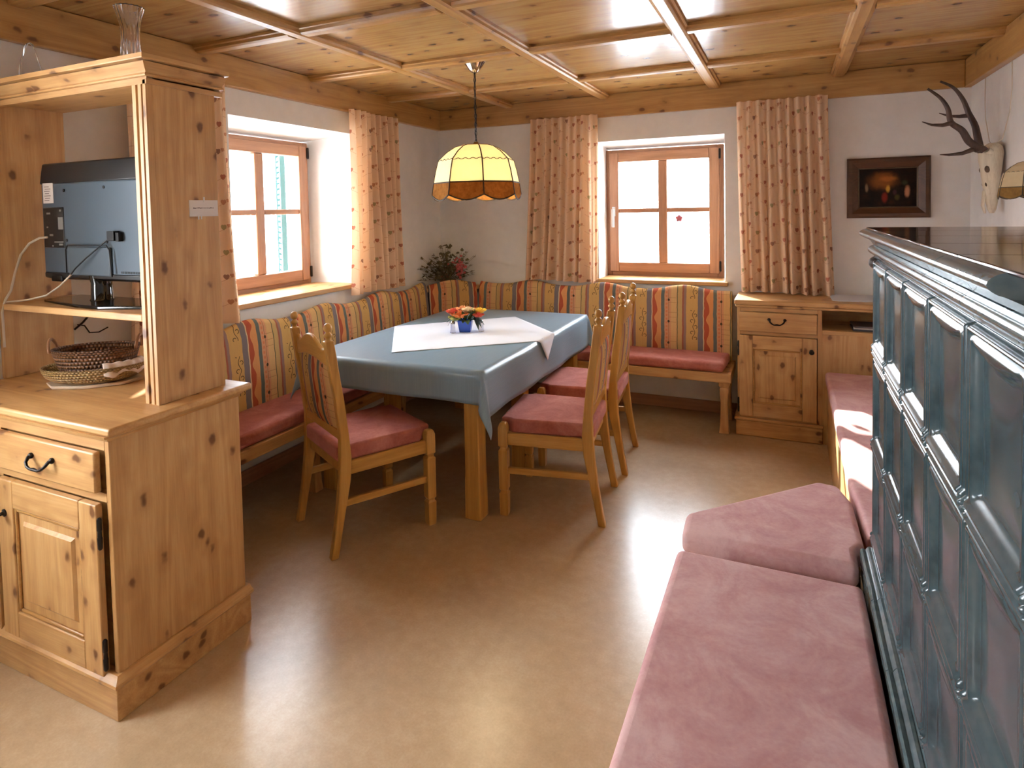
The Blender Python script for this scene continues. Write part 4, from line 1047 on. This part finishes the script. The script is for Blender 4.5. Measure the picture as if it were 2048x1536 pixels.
wk = wicker('brown_weave', (52, 28, 14), (170, 112, 62)); m.build('bowl', wk, hb_, smooth=180)
MB().loft([oval(.70, z0+.0003, .150, .094, (bc[0]+.002, bc[1]+.004), .62), oval(.70, z0+.006, .150, .094, (bc[0]+.002, bc[1]+.004), .62)]).build('base', plain('wicker_base', (74, 44, 24), .8), hb_)
for s in (-1, 1):
    ca, sa = math.cos(.62), math.sin(.62); ex = (bc[0]+.002+s*.146*ca, bc[1]+.004+s*.146*sa); m = MB()
    m.tube([(ex[0]-sa*.030*math.cos(a)+s*ca*.008*math.sin(a), ex[1]+ca*.030*math.cos(a)+s*sa*.008*math.sin(a), z0+.108+.048*math.sin(a)) for a in (PI*i/12 for i in range(13))], .0055, 8)
    m.build('handle', plain('wicker_handle', (138, 92, 52), .6) if s < 0 else bpy.data.materials['wicker_handle'], hb_, smooth=60)
# lace napkin tucked between the baskets
m = MB()
def nap(a, b):
    th = -1.15+1.35*a; r = .92+(.20+.05*abs(math.sin(a*16)))*b; ca, sa = math.cos(.62), math.sin(.62)
    x, y = .155*r*math.cos(th), .105*r*math.sin(th); z = bz+.078+(.012*(1-(2*b-.55)**2)) - .035*max(0, b-.5)*(1+.5*math.sin(a*14)) + .002*math.sin(a*30)
    return (bc[0]+x*ca-y*sa, bc[1]+x*sa+y*ca, z)
m.grid(nap, 40, 8)
tag(m.build('napkin', plain('lace_napkin', (214, 196, 184), .9), loc=(bc[0]+.1, bc[1]-.05, bz+.078), smooth=180, solid=.001), 'off-white lace napkin hanging over the rim of the straw basket', 'napkin')
tag(MB().prism([(.60, -3.178), (.80, -3.165), (.80, -3.115), (.60, -3.11), (.53, -3.14)], 'z', bz, bz+.055).build('folded_cushion', M['velvet_red'], loc=(.66, -3.15, bz), bevel=.016, seg=3), 'red cushion lying behind the baskets on the hutch worktop', 'cushion')

# ------------------------------------------------------------------ tiled stove and its benches
st = thing('tiled_stove', (3.5, -3.26, 0), 'large dark green glazed tile stove filling the right edge', 'stove')
SXF, SY0, SY1, STZ = 3.10, -3.94, -2.588, 1.376
MB().box(SXF+.012, RX-.004, SY0+.012, SY1-.012, 0, STZ).build('core', M['grout'], st)
# tile mesh, one height field reused for every tile
TWD, THT = .2695, .2955
def tile_mesh():
    nu, nv = 34, 40; m = MB()
    def sd(y, z):   # distance inside a rounded rectangle
        hx, hz, r = TWD/2-.001, THT/2-.001, .005
        qx, qz = abs(y)-(hx-r), abs(z)-(hz-r)
        return -(math.hypot(max(qx, 0), max(qz, 0))+min(max(qx, qz), 0)-r)
    def sd2(y, z):  # inner dish: straight sides, top edge sagging like a swag
        hx = TWD/2-.034
        zb, zt = -THT/2+.046, THT/2-.026-.014*math.cos(PI*.5*min(1, abs(y)/hx))
        return min(hx-abs(y), z-zb, zt-z)
    def stp(x, a, b):
        t = min(1, max(0, (x-a)/(b-a))); return t*t*(3-2*t)
    def H(y, z):
        d = sd(y, z); h = .003+.013*stp(d, 0, .008) - .005*stp(d, .011, .014) + .005*stp(d, .017, .020)
        q = sd2(y, z); h -= .012*stp(q, -.002, .007); h += .004*stp(q, .008, .075)
        if z < -THT/2+.036: # ribbed foot
            t = (z+THT/2)/.036; h += .007*abs(math.sin(t*PI*3))
        return h
    # non-uniform sampling, denser near the borders
    def warp(n, half, fine, k):
        xs = []
        for i in range(n+1):
            t = i/n*2-1; xs.append(half*math.copysign(1-(1-abs(t))**1.7, t))
        return xs
    ys = warp(44, TWD/2-.001, 0, 0); zs = warp(54, THT/2-.001, 0, 0)
    nv = len(zs)
    for y in ys:
        for z in zs: m.v.append((-H(y, z), y, z))
    for i in range(len(ys)-1):
        for j in range(nv-1): a = i*nv+j; m.f.append((a, a+1, a+nv+1, a+nv))
    # rim back to the core
    b = len(m.v); idx = [i*nv for i in range(len(ys))]+[(len(ys)-1)*nv+j for j in range(1, nv)]+[i*nv+nv-1 for i in range(len(ys)-2, -1, -1)]+[j for j in range(nv-2, 0, -1)]
    for k in idx: v = m.v[k]; m.v.append((.010, v[1], v[2]))
    for i in range(len(idx)): j = (i+1) % len(idx); m.f.append((idx[i], b+i, b+j, idx[j]))
    return m
t0 = None
for r in range(3):
    for k in range(5):
        y = SY1-TWD*(k+.5)-.002; z = STZ-.002-THT*(r+.5)
        if t0 is None:
            mm = tile_mesh(); mm.v = [(v[0]+SXF, v[1]+y, v[2]+z) for v in mm.v]
            t0 = mm.build('tile', M['glaze'], st, loc=None, smooth=60)
            # move the mesh so that its own origin is its centre
            c_ = Vector((SXF, y, z))-st.location
            t0.data.transform(Matrix.Translation(-c_)); t0.location = c_
        else:
            q = t0.copy(); COL.objects.link(q); q.location = Vector((SXF, y, z))-st.location
# crown: two rows of rounded edge tiles and a dark top
def crownrow(name, prof, mat, x_face, segs, yend0, yend1):
    ys = [yend1+(yend0-yend1)*i/segs for i in range(segs+1)]
    for a, b in zip(ys, ys[1:]):
        m = MB(); m.loft([[(x_face-p, y, z) for p, z in prof] for y in (a-.0015, b+.0015)]); m.build(name, mat, st, smooth=50)
def rnd(z0, z1, p0, n=8): return [(p0*math.sin(PI*i/n)**.6 if 0 < i < n else 0, z0+(z1-z0)*(i/n)) for i in range(n+1)]
crownrow('crown_tile', [(-.2, 1.378), (.004, 1.378), (.006, 1.386)]+[(a+.002, z) for a, z in rnd(1.386, 1.420, .020)]+[(-.2, 1.420)], M['glaze_edge'], SXF-.004, 5, SY0-.02, SY1+.030)
crownrow('crown_moulding', [(-.2, 1.420), (.012, 1.420), (.018, 1.430), (.028, 1.438), (-.2, 1.438)], M['glaze_edge'], SXF, 5, SY0-.03, SY1+.032)
crownrow('crown_tile', [(-.2, 1.438)]+[(a+.024, z) for a, z in rnd(1.438, 1.470, .026)]+[(-.2, 1.470)], M['glaze_edge'], SXF, 5, SY0+.03, SY1+.036)
m = MB()
for k in range(5):
    for q, (a, b) in enumerate(((SXF-.030, 3.50), (3.503, RX-.006))):
        y1_, y0_ = SY1+.034-(SY1-SY0+.06)*k/5, SY1+.034-(SY1-SY0+.06)*(k+1)/5
        m.box(a, b, y0_+.001, y1_-.001, 1.466, 1.472)
m.build('top_slab', M['glaze_top'], st, bevel=.0015)
MB().box(3.25, RX-.004, SY0+.02, SY1+.02, 1.37, 1.467).build('top_core', M['grout'], st)
# end face towards the window wall (plain glazed course) and brass knob
MB().box(SXF+.004, RX-.004, SY1-.012, SY1, .0, STZ).build('end_face', M['glaze'], st, bevel=.004)
MB().lathe([(.010, 0), (.010, .018), (.016, .022), (.020, .032), (.016, .044), (.006, .05)], (SXF-.004+.0, SY1-.001, 1.362), 16, 'y').build('door_knob', M['antler'], st, smooth=50)
# projecting ledge course along the near part
Lp = [(SXF+.010, .40), (3.050, .40), (3.046, .474), (3.047, .486), (3.052, .491), (3.058, .490), (3.061, .488), (3.064, .494), (3.069, .500), (3.075, .500), (3.078, .498), (3.080, .504), (3.084, .511), (3.089, .513), (SXF-.003, .512), (SXF+.010, .512)]
for k in range(5):
    ya, yb = SY1-.06-.2695*k+.0, max(SY1-.06-.2695*(k+1), SY0-.03)
    m = MB(); m.loft([[(x, y, z) for x, z in Lp] for y in (yb+.0015, ya-.0015)]); m.build('ledge_tile', M['glaze_edge'], st, smooth=28)
MB().box(3.056, SXF+.01, SY0-.02, -2.655, 0, .40).build('ledge_base', M['grout'], st)

# benches round the stove
def bench(name, poly, label, cushion_poly, inset=.02):
    r = thing(name, (sum(p[0] for p in poly)/len(poly), sum(p[1] for p in poly)/len(poly), 0), label, 'bench', 'pine benches round the tiled stove')
    MB().prism(poly, 'z', .0, .385).build('base', M['pine_z'], r, bevel=.003)
    def grow(pl, e):
        cx_, cy_ = sum(p[0] for p in pl)/len(pl), sum(p[1] for p in pl)/len(pl)
        return [(x+e*math.copysign(1, x-cx_)*0, y) for x, y in pl]
    MB().prism(poly, 'z', .3855, .408).build('seat_board', M['pine_y'], r, bevel=.003)
    o_ = MB().prism(cushion_poly, 'z', .4085, .482).build('cushion', M['velvet'], r, bevel=.022, seg=5)
    return r
bench('stove_bench', [(2.545, -4.02), (3.040, -4.02), (3.040, -2.832), (2.545, -2.832)], 'long stove bench with a wide pink velvet cushion in the foreground', [(2.528, -4.03), (3.040, -4.03), (3.038, -2.838), (2.530, -2.838)])
bench('corner_stove_bench', [(2.545, -2.825), (3.040, -2.825), (3.040, -2.652), (3.052, -2.62), (3.040, -2.20), (2.97, -2.20), (2.55, -2.63)], 'wedge-shaped stove bench with a tapering pink cushion behind the foreground bench', [(2.528, -2.748), (3.036, -2.748), (3.038, -2.652), (3.064, -2.60), (3.056, -2.30), (3.02, -2.175), (2.945, -2.165), (2.522, -2.60)])
bench('far_stove_bench', [(3.076, -2.55), (3.60, -2.55), (3.60, -.44), (3.075, -.44), (3.064, -2.19)], 'sunlit stove bench with a pink cushion reaching back to the low cabinet', [(3.079, -2.548), (3.60, -2.548), (3.60, -.432), (3.062, -.432), (3.060, -2.2)])
